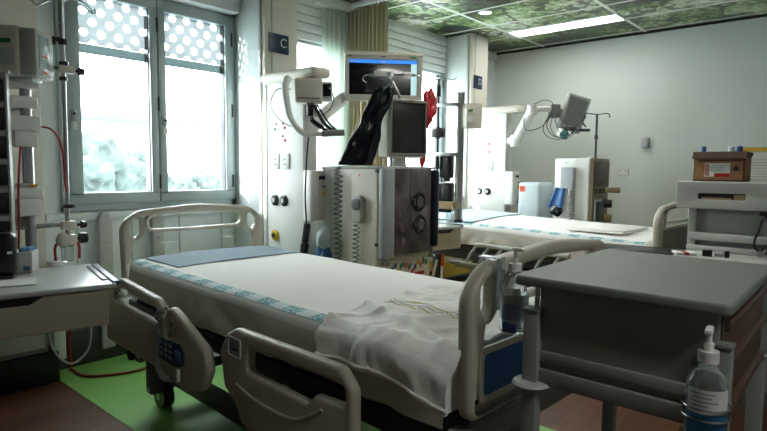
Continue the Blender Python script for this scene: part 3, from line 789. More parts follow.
# things on the left table
t = thing('tissue_box', 'small white box with blue tissue on the left table', 'box', (-3.14, .90, .782), -.6)
MB().use(PAPER).box((0, 0, .05), (.09, .10, .10), .003).build('carton', None, t)
MB().use(M('label_blue_sq', '4A86B0', .6)).box((.0462, .025, .02), (.001, .03, .022)).build('printed_square', None, t)
m = MB().use(M('blue_tissue', '5A86B4', .9, bump=.3))
for k in range(5): m.sph((random.uniform(-.03, .03), random.uniform(-.035, .035), .105), .022, (1.2, .9, .7), 8)
m.build('tissue', None, t)
t = thing('black_monitor', 'black rounded monitor on the left table at picture edge', 'monitor', (-3.03, .79, .782), -.45)
MB().use(BLACK).box((0, -.02, .11), (.10, .14, .20), .03, seg=4).build('monitor_case', None, t)
MB().use(WHITE).box((.051, .03, .12), (.002, .02, .012)).box((.0, .0505, .12), (.03, .002, .014)).build('label_mark', None, t)
MB().use(DGREY).box((0, -.02, .006), (.1, .12, .012), .004).build('monitor_foot', None, t)
tag(MB().use(PAPER).box((-2.86, .74, .7835), (.17, .24, .002), 0, (0, 0, -.3)).build('paper_sheet'), 'white paper sheet lying on the left table', 'paper')

# ------------------------------------------------------------------ equipment tower at left
PF = M('pump_front_dark', '24292C', .35, var=.1)
t = thing('monitor_unit', 'beige medical unit with green label on top of the left tower', 'medical device', (-3.30, .985, -.03), -.75)
MB().use(CREAM).box((.0, -.12, 1.90), (.20, .30, .25), .025, seg=4).build('unit_case', None, t)
sc = MB().use(LGREY).box((.0, .06, 1.895), (.19, .09, .24), .02).build('side_bezel', None, t)
MB().use(M('display_grey_green', '8A9C9C', .25)).box((.02, .106, 1.90), (.10, .004, .17), .004).build('display', None, sc)
for z, w in ((1.88, .06), (1.80, .05)): MB().use(PAPER).box((.02, .109, z), (w, .002, .028)).use(ORANGE).box((.02, .1105, z + .003), (w * .8, .001, .009)).build('sticker', None, sc)
MB().use(GREEN).box((.101, -.045, 1.945), (.003, .07, .022)).build('green_label', None, t)
MB().use(LGREY).box((.101, -.08, 1.87), (.003, .17, .08), .002).build('front_panel', None, t)
MB().use(DGREY).box((.0, -.10, 2.028), (.05, .08, .008), .003).build('carry_handle', None, t)
MB().use(LGREY).box((0, .0, 1.767), (.10, .12, .02), .004).build('foot_plate', None, t)

t = thing('equipment_tower', 'grey wall mounted equipment pole with white brackets at left', 'equipment pole', (-3.36, 1.0, 0))
MB().use(STEEL).cyl((0, 0, .80), (0, 0, 1.755), .027, n=20).build('pole', None, t)
for z0, z1, w in ((1.70, 1.752, .075), (1.60, 1.66, .06), (1.48, 1.56, .075), (1.40, 1.48, .05), (1.13, 1.19, .075), (1.04, 1.13, .055)):
    MB().use(WHITE).b2((-.06, -w - .02, z0), (.05, w * .75, z1), .01).build('bracket', None, t)
for z in (1.0, 1.62): MB().use(LGREY).b2((-.478, -.03, z - .03), (-.02, .03, z + .03), .006).build('wall_mount', None, t)
MB().use(LGREY).b2((-.03, -.06, 1.19), (.04, -.0, 1.21), .004).use(YELLOW).b2((-.02, -.01, 1.191), (.045, .03, 1.205), .002).build('clip', None, t)
MB().use(STEEL).cyl((.0, -.16, .975), (-.0, .20, .985), .014).build('cross_arm', None, t)

t = thing('pump_rack', 'dark stacked infusion pumps in white frame at left picture edge', 'infusion pump rack', (-3.22, .805, 0), -.45)
MB().use(LGREY).b2((-.03, .068, .90), (.035, .080, 1.74), .004).build('frame_side', None, t)
MB().use(LGREY).b2((-.11, -.30, .90), (-.09, .06, 1.74), .004).build('frame_back', None, t)
for k in range(6):
    z = .93 + k * .137
    pm = MB().use(PF).b2((-.09, -.24, z), (.02, .066, z + .10), .008).build('pump_module', None, t)
    MB().use(LGREY).b2((-.09, -.24, z + .102), (.03, .066, z + .128), .004).build('module_shelf', None, pm)
    MB().use(BLACK).cyl((.02, .02, z + .05), (.05, .02, z + .05), .018, n=16).box((.035, .03, z + .03), (.03, .03, .015), .003).build('knob', None, pm)
    MB().use(SCREENM).box((.021, -.10, z + .055), (.003, .12, .05), .002).build('pump_display', None, pm)
MB().use(LGREY).b2((-.10, -.24, 1.742), (.04, .09, 1.762), .004).build('top_shelf', None, t)

# left IV pole hung from the tower
t = thing('drip_pole', 'tall steel drip pole beside the left window frame', 'drip pole', (-3.30, 1.17, 0))
MB().use(STEEL).cyl((0, -.01, .90), (0, 0, 2.6), .013, n=16).cyl((0, 0, 1.7), (0, 0, 2.6), .009).build('pole', None, t)
MB().use(STEEL).tube([(-.06, -.13, 2.160), (-.03, -.07, 2.185), (0, 0, 2.180), (.02, .09, 2.170), (.035, .13, 2.14), (.045, .15, 2.130), (.035, .155, 2.160)], .004, 6, 5).tube([(-.06, -.12, 2.160), (-.05, -.10, 2.14), (-.02, -.05, 2.170), (0, 0, 2.175)], .004, 6, 5).tube([(.0, 0, 2.175), (.04, .06, 2.190), (.05, .12, 2.160), (.04, .14, 2.14)], .004, 6, 5).build('bag_hook', None, t)
MB().use(BLACK).cyl((0, 0, 1.945), (0, 0, 1.975), .022).box((.0, -.03, 1.97), (.02, .05, .025), .006).box((.0, -.045, 1.955), (.02, .02, .03), .004).build('clamp_collar', None, t)
MB().use(BLACK).cyl((0, 0, 1.837), (0, 0, 1.857), .024).build('clamp_collar', None, t)
cl = MB().use(CREAM).b2((-.025, -.03, 1.797), (.03, .05, 1.837), .008).build('pole_clamp', None, t)
MB().use(BLACK).cyl((0, .05, 1.817), (0, .10, 1.817), .008).cyl((0, .075, 1.817), (.0, .1, 1.817), .022, .018).build('knob', None, cl)
MB().use(BLACK).cyl((0, -.005, 1.752), (0, -.005, 1.792), .010).cyl((0, -.005, 1.757), (0, -.005, 1.777), .02).build('knob', None, cl)
MB().use(TEAL).b2((-.02, -.135, 1.772), (.02, -.10, 1.842), .006).use(GREEN).b2((-.012, -.10, 1.812), (.012, -.03, 1.830), .003).use(TEAL).cyl((0, -.105, 1.842), (0, -.105, 1.902), .004).build('gauge_arm', None, t)
MB().use(BLACK).cyl((0, 0, 1.075), (0, 0, 1.095), .03).build('clamp_collar', None, t)
cl = MB().use(CREAM).b2((-.03, -.04, .955), (.03, .03, 1.005), .01).build('pole_clamp', None, t)
MB().use(BLACK).cyl((0, .03, .98), (0, .08, .98), .008).cyl((0, .06, .98), (0, .085, .98), .022, .018).build('knob', None, cl)
MB().use(BLACK).cyl((0, .03, .905), (0, .08, .905), .008).cyl((0, .05, .905), (0, .085, .905), .03).build('knob', None, cl)
MB().use(CREAM).sph((-.0, -.035, .90), .035, (1, 1, 1.2)).b2((-.03, -.03, .87), (.03, .03, .93), .012).build('suction_head', None, t)
t = thing('suction_jar', 'small clear jar with red tubes below the drip pole clamp', 'jar', (-3.30, 1.155, .782))
MB().use(CLEAR).lathe([(.024, 0), (.03, .003), (.032, .07), (.03, .085), (.026, .086)], n=20).build('jar', None, t)
for s in (-1, 1): MB().use(RED).tube([(0, .02 * s, .085), (0, .05 * s, .10), (0, .062 * s, .07), (0, .06 * s, .01)], .007, 8, 6).build('red_tube', None, t)
tag(MB().use(RED).tube([(-3.40, 1.04, 1.5), (-3.31, 1.075, 1.505), (-3.3, 1.12, 1.47), (-3.29, 1.145, 1.38), (-3.29, 1.15, 1.25), (-3.285, 1.158, 1.16)], .005, 8, 8).build('red_tube'), 'thin red tube curving from left tower down the drip pole', 'tube')
tag(MB().use(RED).tube([(-3.34, .98, 1.53), (-3.33, .965, 1.45), (-3.31, .945, 1.3), (-3.31, .935, 1.15), (-3.3, .93, 1.0), (-3.3, .92, .80)], .005, 8, 8).build('red_tube'), 'thin red tube hanging straight behind the left pump rack', 'tube')

# tubes on the floor
tag(MB().use(REDHOSE).tube([(-3.80, 1.36, .5), (-3.82, 1.33, .2), (-3.84, 1.34, .02), (-3.76, 1.32, .012), (-3.6, 1.33, .012), (-3.5, 1.44, .012), (-3.45, 1.6, .012), (-3.5, 1.74, .012), (-3.45, 1.9, .05), (-3.3, 1.9, .3)], .008, 8, 8).build('red_hose'), 'brown-red hose lying in a loop on the green floor', 'hose')
tag(MB().use(M('pale_tube', 'B8C0C0', .3, trans=.3)).tube([(-3.64, 1.12, .55), (-3.63, 1.15, .30), (-3.62, 1.19, .17), (-3.62, 1.27, .10), (-3.62, 1.36, .16), (-3.63, 1.39, .30), (-3.65, 1.38, .55)], .007, 8, 8).build('clear_tube'), 'clear tube loop hanging below the left table', 'tube')

def copy_tree(o, parent=None):
    c = o.copy(); COL.objects.link(c); c.parent = parent
    for ch in list(o.children): copy_tree(ch, c)
    return c
# ------------------------------------------------------------------ bay signs
def sign(body, y0, y1, z0, z1, label):
    t = thing('bay_sign', label, 'sign', (-3.5, (y0 + y1) / 2, (z0 + z1) / 2))
    w, h = (y1 - y0) / 2, (z1 - z0) / 2
    MB().use(SIGNB).plate(rrect(-w, -h, w, h, .003), (), .008, .002, at(.004, 0, 0) @ MYZ).build('sign_board', None, t)
    MB().use(LETTER).text(body, h * 1.35, at(.009, w * .45, h * .08) @ MYZ, .002).build('letter', None, t)
sign('C', 2.675, 2.865, 2.18, 2.325, 'navy bay sign with pale letter C on the middle column')
sign('D', 5.55, 5.73, 2.235, 2.385, 'navy bay sign with pale letter D on the far column')

# ------------------------------------------------------------------ bedhead service panels
def service_panel(label, y):
    t = thing('service_panel', label, 'service panel', (-3.5, y, 0), 0, 'bedhead service panels')
    MB().use(WHITE).b2((.0, 0, .35), (.46, .13, 1.93), .008).build('panel_body', None, t)
    MB().use(LGREY).b2((.452, .012, .36), (.466, .12, 1.92), .003).build('end_rail', None, t)
    MB().use(CREAM).b2((.02, -.05, 1.925), (.62, .12, 1.995), .03, 4).build('top_cap', None, t)
    MB().use(LGREY).b2((.02, -.004, .36), (.05, .0, 1.92), .001).build('edge_trim', None, t)
    for x in (.155, .265):
        p = MB().use(M('outlet_ivory', 'D2D4CE', .4)).b2((x - .048, -.012, 1.295), (x + .048, 0, 1.41), .004).build('outlet_plate', None, t)
        MB().use(RED if x < .2 else GREEN).cyl((x, -.012, 1.365), (x, -.015, 1.365), .007, n=10).use(DGREY).box((x, -.0125, 1.33), (.03, .002, .008)).build('switch', None, p)
    for x, z, m in ((.145, 1.065, BLACK), (.25, 1.065, BLACK), (.145, .80, YELLOW)):
        g = MB().use(m).lathe([(.04, 0), (.04, .012), (.03, .02), (.02, .02)], n=24, mtx=at(x, 0, z) @ Matrix.Rotation(PI / 2, 4, 'X')).use(LGREY if m is BLACK else BLACK)
        g.lathe([(.018, .018), (.018, .026), (.006, .026)], n=16, mtx=at(x, 0, z) @ Matrix.Rotation(PI / 2, 4, 'X')); g.build('gas_outlet', None, t)
    for x, z, m, r in ((.16, 1.625, NAVY, .008), (.142, 1.588, TEAL, .011), (.235, 1.625, RED, .008), (.255, 1.595, RED, .012), (.235, 1.535, RED, .008), (.26, 1.505, RED, .012)):
        MB().use(m).cyl((x, .0, z), (x, -.006, z), r, n=12).build('indicator', None, t)
    bx = MB().use(WHITE).b2((.468, -.01, .93), (.56, .15, 1.29), .008).build('wall_box', None, t)
    MB().use(M('box_side_beige', 'C9C4BB', .5)).b2((.555, .0, .94), (.566, .14, 1.28), .003).build('side_cover', None, bx)
    MB().use(BLACK).b2((.566, .05, 1.225), (.569, .12, 1.25)).b2((.566, .08, 1.17), (.569, .12, 1.18)).use(YELLOW).b2((.566, .09, 1.10), (.569, .125, 1.145)).build('warning_label', None, bx)
    return t
service_panel('white bedhead service panel with outlets on the middle column under letter C', 2.62)
service_panel('bright white bedhead service panel on the far column under letter D', 5.50)

# monitor device and arms above the middle panel
t = thing('patient_monitor', 'beige bedside monitor with small dark display on top of middle service panel', 'monitor', (-2.95, 2.62, 1.83), -.75)
MB().use(CREAM).box((0, -.02, 0), (.16, .19, .165), .02, seg=3).build('monitor_case', None, t)
d = MB().use(LGREY).box((-.01, .105, .0), (.15, .07, .12), .012).build('side_module', None, t)
MB().use(SCREEN).box((.066, .105, .005), (.004, .052, .085), .004).build('display', None, d)
MB().use(DGREY).box((.081, -.02, -.055), (.003, .15, .006)).build('seam', None, t)
MB().use(LGREY).cyl((0, 0, -.16), (0, 0, -.08), .022).build('mount_stem', None, t)
tag(MB().use(WHITE).tube([(-3.06, 2.50, 1.915), (-3.03, 2.45, 1.85), (-3.0, 2.44, 1.74), (-2.97, 2.45, 1.63), (-2.91, 2.49, 1.545), (-2.85, 2.54, 1.53), (-2.78, 2.60, 1.535)], [.026, .026, .024, .022, .02, .017, .017], 12, 8).use(M('grey_grip', '8E9088', .5)).tube([(-2.80, 2.58, 1.535), (-2.69, 2.68, 1.545)], .022, 12).build('curved_arm'), 'white curved support arm with grey handle in front of the middle service panel', 'support arm')
m = MB().use(BLACK)
for k in range(5):
    a = Vector((-2.93 + .02 * k, 2.58, 1.73)); b = Vector((-2.80 + .01 * k, 2.60 + .02 * k, 1.56))
    m.tube([a, a.lerp(b, .4) + Vector((random.uniform(-.04, .04), random.uniform(-.03, .03), -.05)), b], .007, 6, 8)
m.box((-2.84, 2.57, 1.60), (.10, .03, .03), .006, rot=(0, .6, .7)).box((-2.90, 2.56, 1.70), (.03, .04, .09), .006)
tag(m.build('cable_bundle'), 'tangle of black monitor cables under the beige bedside monitor', 'cables')
cb = M('grey_cable', '5A6062', .5)
tag(MB().use(cb).tube([(-3.03, 2.50, 1.84), (-3.08, 2.42, 1.83), (-3.12, 2.40, 1.73), (-3.05, 2.42, 1.63), (-2.99, 2.48, 1.58)], .0035, 6, 8).build('grey_cable'), 'thin grey cable looping beside the curved arm', 'cable')
tag(MB().use(cb).tube([(-2.86, 2.67, 1.86), (-2.82, 2.70, 1.80), (-2.83, 2.68, 1.71), (-2.90, 2.63, 1.66), (-2.91, 2.60, 1.70)], .0035, 6, 8).build('grey_cable'), 'thin grey cable looping from the small dark display', 'cable')
tag(MB().use(BLACK).tube([(-2.96, 2.60, 1.56), (-2.97, 2.585, 1.3), (-2.98, 2.585, 1.1), (-2.97, 2.585, .93), (-2.97, 2.585, .75)], .006, 6, 8).box((-2.965, 2.58, .85), (.04, .04, .14), .008, rot=(0, .15, .3)).box((-2.99, 2.58, .72), (.05, .04, .12), .008, rot=(0, .2, .2)).build('power_cable'), 'black power cable with plugs hanging beside the white wall box', 'cable')
t = thing('supply_bag', 'blue and white plastic bag hanging below the white wall box', 'bag', (-2.93, 2.73, .58))
m = MB(); m.use(BLUEBAG)
def blob(c, r, sc, seed, amp=.25):
    b = bmesh.new(); bmesh.ops.create_icosphere(b, subdivisions=4, radius=r)
    for v in b.verts:
        d = 1 + amp * noise.noise(v.co / r * 1.4 + Vector((seed, 0, 0))) + amp * .4 * noise.noise(v.co / r * 4 + Vector((seed, 3, 0)))
        v.co = Vector((v.co.x * sc[0], v.co.y * sc[1], v.co.z * sc[2])) * d
    return b
m._merge(blob(0, .1, (.7, .75, 1.0), 3), at(0, 0, .08)); m.build('bag_body', None, t)
MB().use(WHITEBAG)._merge(blob(0, .085, (.7, .8, 1.05), 8), at(0, .0, .23)).build('bag_top', None, t)
MB().use(WHITEBAG).cyl((0, 0, .28), (0, 0, .355), .012).build('bag_neck', None, t)

# ------------------------------------------------------------------ TV on arm
t = thing('wall_television', 'wide grey framed monitor with lit blue bar above the front dialysis machine', 'television', (-2.95, 3.37, 2.02), math.radians(-43))
fr = rrect(-.305, -.185, .305, .175, .012); hole = rrect(-.272, -.135, .262, .135, .003)
MB().use(M('tv_bezel', 'A9A79E', .4, var=.02)).plate(fr, [hole], .05, .008, MYZ, 2).use(CREAM).b2((-.03, -.315, .165), (.035, .315, .195), .012).build('bezel', None, t)
MB().use(LGREY).b2((-.035, -.29, -.17), (-.012, .29, .165), .008).build('back_cover', None, t)
s = MB().use(SCREEN).b2((-.006, -.272, -.135), (.008, .262, .135)).build('screen', None, t)
MB().use(TVON).b2((.008, -.272, .108), (.0095, .262, .135)).build('lit_title_bar', None, s)
MB().use(TVPALE).b2((.008, .215, -.135), (.0095, .262, .108)).build('lit_side_bar', None, s)
MB().use(LETTER).b2((.0096, -.02, .118), (.0102, .015, .126)).b2((.0096, -.262, .118), (.0102, -.24, .127)).b2((.0096, -.232, .119), (.0102, -.20, .125)).build('title_print', None, s)
MB().use(GREEN).b2((.026, .20, .148), (.0275, .255, .162)).build('bezel_label', None, t)
for y0, y1 in ((-.28, -.25), (-.03, .01)): MB().use(DGREY).b2((.026, y0, .152), (.0275, y1, .159)).build('bezel_mark', None, t)
tag(MB().use(M('arm_white', 'C8CAC6', .4)).tube([(-3.10, 2.765, 1.60), (-3.17, 2.92, 1.70), (-3.22, 3.10, 1.80), (-3.235, 3.2, 1.86)], .05, 12, 6).cyl((-3.235, 3.2, 1.88), (-3.04, 3.44, 1.99), .03, .03).box((-3.03, 3.43, 1.99), (.05, .05, .12), .01, (0, 0, -.75)).build('television_arm'), 'white jointed arm carrying the wide monitor', 'support arm')

# ------------------------------------------------------------------ dialysis machine in front
t = thing('dialysis_machine', 'large beige dialysis machine with smoky pump door beside the foreground bed', 'dialysis machine', (-2.45, 2.75, 0), 0, 'dialysis machines')
MB().use(CREAM).b2((-.49, 0, .16), (0, .60, 1.31), .02, 3).build('machine_body', None, t)
RIB = M('ribbed_pale_side', 'D0CFC8', .5, var=.02)
m = MB().use(RIB)
for k in range(7): m.b2((-.505 + k * .018, -.020, .25), (-.494 + k * .018, .004, 1.30), .002)
m.b2((-.51, -.008, .24), (-.375, .02, 1.31), .006); m.build('ribbed_cover', None, t)
MB().use(LGREY).b2((-.52, -.02, 1.295), (-.36, .1, 1.318), .006).b2((-.5, .0, 1.305), (.03, .6, 1.322), .006).build('top_plate', None, t)
dr = MB().use(M('door_border_grey', '9EA2A2', .4, var=.03)).b2((.0, .0, .70), (.06, .115, 1.315), .02, 3)
dr.b2((.0, .02, .70), (.03, .56, 1.315), .01); drO = dr.build('pump_door', None, t)
MB().use(FILMB).b2((.028, .105, .715), (.048, .53, 1.305), .01).build('smoky_cover', None, drO)
def ring(mb, y, z, R, r, x=.05): mb.tube([(x, y + R * math.cos(a), z + R * math.sin(a)) for a in [k * PI / 14 for k in range(28)]], r, 8, 0, True)
for y, z, R in ((.385, 1.075, .058), (.40, .915, .058)):
    q = MB().use(BLACK); ring(q, y, z, R, .011); q.use(FILMB).cyl((.045, y, z), (.062, y, z), R * .7, n=24); q.use(DGREY).box((.06, y - .075, z), (.02, .03, .045), .006); q.build('blood_pump', None, drO)
for y, z, R in ((.17, 1.0, .028), (.20, .90, .022), (.21, .81, .02)):
    q = MB().use(M('pump_knob_mauve', '6E5A5E', .35)); ring(q, y, z, R, .006); q.cyl((.045, y, z), (.056, y, z), R * .6, n=16); q.build('valve_knob', None, drO)
MB().use(M('dark_seam', '3A3436', .4)).b2((.048, .285, .72), (.050, .29, 1.30)).build('door_seam', None, drO)
MB().use(M('navy_clamp', '14182A', .3)).b2((.0, .545, .74), (.075, .60, 1.30), .02, 3).build('side_clamp', None, t)
MB().use(STEEL).cyl((.02, .06, .66), (.02, .06, .70), .018).box((.02, .06, .665), (.05, .05, .02), .005).build('hose_connector', None, t)
MB().use(STEEL).cyl((.03, .57, .66), (.03, .57, .74), .012).box((.03, .57, .67), (.05, .03, .02), .005).build('hose_connector', None, t)
for k, z in enumerate((.80, 1.29)): MB().use(DGREY).cyl((-.01, -.004, z), (-.01, .01, z), .012, n=12).build('hinge_cap', None, t)
rnd = random.Random(3)
for k in range(16):
    st = MB().use(rnd.choice([GREEN, GREEN, RED, ORANGE, M('sticker_yellow', 'C9B050', .6), BLUE, GREEN]))
    y = .06 + k * .032; z = .60 + rnd.uniform(-.03, .05); q = rnd.uniform(.9, 1.6)
    st.plate(rp([(-.014, -.008), (.0, -.022 * q), (.016, -.004), (.008, .022 * q), (-.01, .014)], .005), (), .002, .0006, at(.001, y, z) @ MYZ @ RZ(rnd.uniform(-.8, .8)))
    st.build('picture_sticker', None, t)
MB().use(RED).b2((.0, .40, .54), (.002, .52, .565)).build('picture_sticker', None, t)
h = MB().use(M('sensor_holder_pale', 'A09C92', .4)).plate(rrect(-.055, -.095, .055, .095, .05, 8), (), .05, .018, at(-.155, -.02, 1.03) @ MXZ).use(M('sensor_dark', '50504C', .4)).plate(rrect(-.04, -.0, .04, .08, .035, 8), (), .016, .006, at(-.155, -.044, 1.025) @ MXZ).build('sensor_holder', None, t)
MB().use(ORANGE).cyl((-.165, -.002, 1.26), (-.165, .002, 1.26), .008, n=10).build('indicator', None, t)
MB().use(M('coil_hose_grey', '6A6E6A', .4)).tube(coil([(-.33, -.035, 1.28), (-.335, -.04, 1.0), (-.33, -.04, .7), (-.32, -.035, .45)], .028, 24, .005), .0048, 6).build('coiled_hose', None, t)
MB().use(M('coil_hose_grey')).tube(coil([(-.16, -.03, .93), (-.165, -.035, .75), (-.16, -.03, .5)], .022, 14, .005), .0045, 6).build('coiled_hose', None, t)
MB().use(LGREY).b2((-.55, -.02, .07), (.06, .64, .17), .02).build('machine_base', None, t)
for x in (-.48, 0):
    for y in (.06, .54): castor('castor', x, y, t, 0, .03)
# its screen
sc = MB().use(CREAM).box((-.02, 0, 0), (.13, .33, .42), .02, seg=3, mtx=at(-.13, .42, 1.595) @ RZ(math.radians(-17))).build('screen_housing', None, t)
MM = at(-.13, .42, 1.595) @ RZ(math.radians(-17))
MB().use(M('screen_frame', '74726A', .4)).plate(rrect(-.155, -.20, .158, .20, .015), [rrect(-.138, -.178, .145, .178, .004)], .03, .006, MM @ at(.055, 0, 0) @ MYZ).build('screen_frame', None, sc)
MB().use(M('touch_screen_dark', '262826', .3, var=0)).box((.052, .003, 0), (.012, .29, .365), .001, mtx=MM).build('touch_screen', None, sc)
MB().use(LGREY).cyl((-.15, .40, 1.318), (-.15, .40, 1.40), .055, .045, n=24).build('screen_neck', None, t)
# drip bar on the machine
iv = MB().use(STEEL).cyl((-.14, .30, 1.30), (-.14, .30, 1.97), .009)
iv.cyl((-.27, .21, 1.965), (-.03, .42, 1.965), .010); iv.tube([(-.14, .30, 1.92), (-.20, .25, 1.85), (-.22, .24, 1.78)], .007, 6, 4); iv.tube([(-.14, .30, 1.92), (-.11, .33, 1.84), (-.10, .34, 1.79)], .009, 6, 4)
iv.use(WHITE).box((-.21, .26, 1.975), (.10, .03, .035), .008, rot=(0, 0, .72)).box((-.07, .385, 1.97), (.07, .03, .03), .008, rot=(0, 0, .72)).box((-.15, .29, 1.965), (.04, .035, .04), .006)
iv.build('drip_bar', None, t)
iv2 = MB().use(STEEL).tube([(-.04, .41, 1.965), (-.01, .44, 1.96), (.0, .45, 1.92), (-.02, .43, 1.90)], .004, 6, 5).tube([(-.27, .21, 1.965), (-.30, .19, 1.96), (-.31, .18, 1.93), (-.29, .2, 1.91)], .004, 6, 5); iv2.build('drip_hook', None, t)
# black bag draped over the machine
t = thing('black_cover_bag', 'shiny black sheet bag leaning beside the dialysis screen', 'bag', (-2.695, 2.785, 1.325))
Lv = Vector((.13, .16, .53)); ev = Vector((.754, .657, 0)); nv_ = ev.cross(Lv).normalized()
def bag_pt(a, b):
    ang = b * 2 * PI; w = (.115 - .05 * a + .012 * math.sin(a * 9)); th = .035 * (1 - .4 * a) * math.sin(PI * min(1, .15 + a * .7))
    p = Lv * a + ev * (w * math.cos(ang)) + nv_ * (th * math.sin(ang))
    p += nv_ * .022 * noise.noise(Vector((a * 5, math.cos(ang) * 2.5, math.sin(ang)))) + ev * .02 * noise.noise(Vector((a * 4, 5, math.cos(ang))))
    p.z = max(p.z, .004)
    return p
b = MB().use(BLACKBAG); b.grid(lambda a, c: bag_pt(a, c), 26, 32)
bm = b.bm; bmesh.ops.remove_doubles(bm, verts=bm.verts, dist=1e-4); bmesh.ops.holes_fill(bm, edges=[e for e in bm.edges if e.is_boundary], sides=64); bmesh.ops.recalc_face_normals(bm, faces=bm.faces)
b.build('bag_body', None, t, angle=50)
MB().use(WHITE).tube([Lv * .62 + ev * -.085 + nv_ * .025, Lv * .35 + ev * -.105 + nv_ * .03, Lv * .05 + ev * -.11 + nv_ * .03], .003, 6, 5).build('white_edge', None, t)
t = thing('red_bag', 'crumpled red plastic bag hanging behind the dialysis screen', 'bag', (-2.54, 3.44, 1.33))
MB().use(M('red_bag_plastic', 'A8202A', .4, var=.15, bump=.3, bscale=12))._merge(blob(0, .1, (.5, .5, 1.3), 5, .45), at(-.015, -.0, .44)).build('bag_body', None, t)
MB().use(M('red_bag_plastic'))._merge(blob(0, .1, (.28, .28, 2.2), 9, .25), at(-.045, -.03, .2)).build('bag_tail', None, t)
MB().use(STEEL).tube([(0, 0, .55), (-.02, -.02, .62), (-.05, -.04, .635)], .003, 6, 4).build('bag_hook', None, t)

# ------------------------------------------------------------------ pole group near the far bed
t = thing('equipment_pole', 'thick steel equipment pole with pump left of the letter D column', 'equipment pole', (-2.71, 4.10, 0))
MB().use(STEEL).cyl((0, 0, .86), (0, 0, 1.95), .036, n=24).use(BLACK).cyl((0, 0, .845), (0, 0, .875), .04, n=24).use(LGREY).cyl((0, 0, 1.95), (0, 0, 1.965), .04, n=24).build('pole', None, t)
MB().use(TAN).b2((-1.19, -.135, .965), (.03, -.09, 1.03), .008).b2((-.03, -.13, .97), (.03, .0, 1.025), .006).build('wall_arm', None, t)
for z in (1.84, 1.42): MB().use(STEEL).b2((-.17, -.125, z), (.0, -.095, z + .03), .005).b2((-.02, -.11, z), (.02, .0, z + .03), .005).build('side_clamp', None, t)
p = MB().use(CREAM).box((.10, .03, 1.76), (.11, .15, .21), .015, rot=(0, 0, -.6)).build('infusion_pump', None, t)
MB().use(GREEN).box((.13, -.048, 1.80), (.05, .004, .02), .001, rot=(0, 0, -.0)).use(LGREY).box((.13, -.047, 1.73), (.07, .004, .06), .001).build('pump_label', None, p)
m = MB().use(BLACK).box((-.10, -.04, 1.34), (.10, .09, .22), .012).box((-.10, -.04, 1.06), (.11, .09, .26), .012).cyl((-.1, -.04, 1.2), (-.1, -.04, 1.26), .03); m.build('power_supply', None, t)
t = thing('slim_drip_pole', 'slim drip pole with black clamps beside the thick steel pole', 'drip pole', (-2.87, 4.0, 0))
MB().use(DGREY).cyl((0, 0, .86), (0, 0, 2.08), .011, n=14).build('pole', None, t)
for z in (1.98, 1.62, 1.36): MB().use(BLACK).cyl((0, 0, z - .05), (0, 0, z + .05), .021, .017).build('clamp_collar', None, t)
MB().use(BLACK).b2((-.05, -.03, 1.58), (.06, .03, 1.66), .008).build('knob_block', None, t)
MB().use(WHITE).box((-.04, -.02, 1.86), (.03, .03, .14), .006, rot=(0, .3, 0)).build('drip_chamber', None, t)
for s in (-1, 1): MB().use(STEEL).tube([(0, 0, 2.07), (.05 * s, .045 * s, 2.085), (.10 * s, .085 * s, 2.075), (.115 * s, .10 * s, 2.10)], .004, 6, 5).tube([(0, 0, 2.04), (.04 * s, -.03 * s, 2.03), (.07 * s, -.05 * s, 2.05)], .003, 6, 5).build('bag_hook', None, t)
t = thing('glass_beaker', 'small clear beaker on the table beside the far bed', 'beaker', (-2.70, 3.96, .832))
MB().use(CLEAR).lathe([(.03, 0), (.034, .003), (.036, .10), (.033, .10), (.031, .006)], n=20).build('beaker', None, t)
MB().use(WHITE).cyl((0.005, 0, .01), (.02, .01, .16), .004).build('stirrer', None, t)

# lowered slatted side shelf of the far bed and hoses on the yellow floor
t = thing('folded_cot_side', 'grey slatted metal cot side folded low beside the far bed', 'cot side', (-2.25, 4.12, 0), -.07)
m = MB().use(LGREY).cyl((-.32, .02, .655), (.55, .02, .655), .02, n=16); m.build('top_bar', None, t)
m = MB().use(MGREY).cyl((-.5, -.1, .50), (.5, -.1, .50), .018, n=12).b2((-.45, -.1, .46), (.45, -.03, .49), .008); m.build('lower_bar', None, t)
for k in range(7): MB().use(MGREY).tube([(-.30 + k * .13, .02, .65), (-.32 + k * .13, -.05, .58), (-.33 + k * .13, -.1, .5)], .014, 8, 4).build('slat', None, t)
for x in (.0, .45): MB().use(DGREY).b2((x - .02, -.11, .0), (x + .02, -.05, .5), .006).build('post', None, t)
tag(MB().use(WHITE).tube([(-2.9, 4.06, .50), (-2.91, 4.02, .35), (-2.87, 3.98, .26), (-2.80, 3.98, .3), (-2.80, 4.0, .46)], .012, 8, 8).use(ORANGE).cyl((-2.80, 4.0, .46), (-2.80, 4.01, .56), .014).use(RED).sph((-2.80, 3.98, .27), .03, n=10).build('hose_loop'), 'white and orange hose loop hanging over the yellow floor', 'hose')
tag(MB().use(REDHOSE).tube([(-3.6, 5.2, .012), (-3.2, 4.9, .012), (-3.0, 5.0, .012), (-2.6, 5.1, .012), (-2.3, 4.9, .012)], .01, 8, 8).build('red_hose'), 'brown-red hose lying on the yellow floor behind the front bed', 'hose')

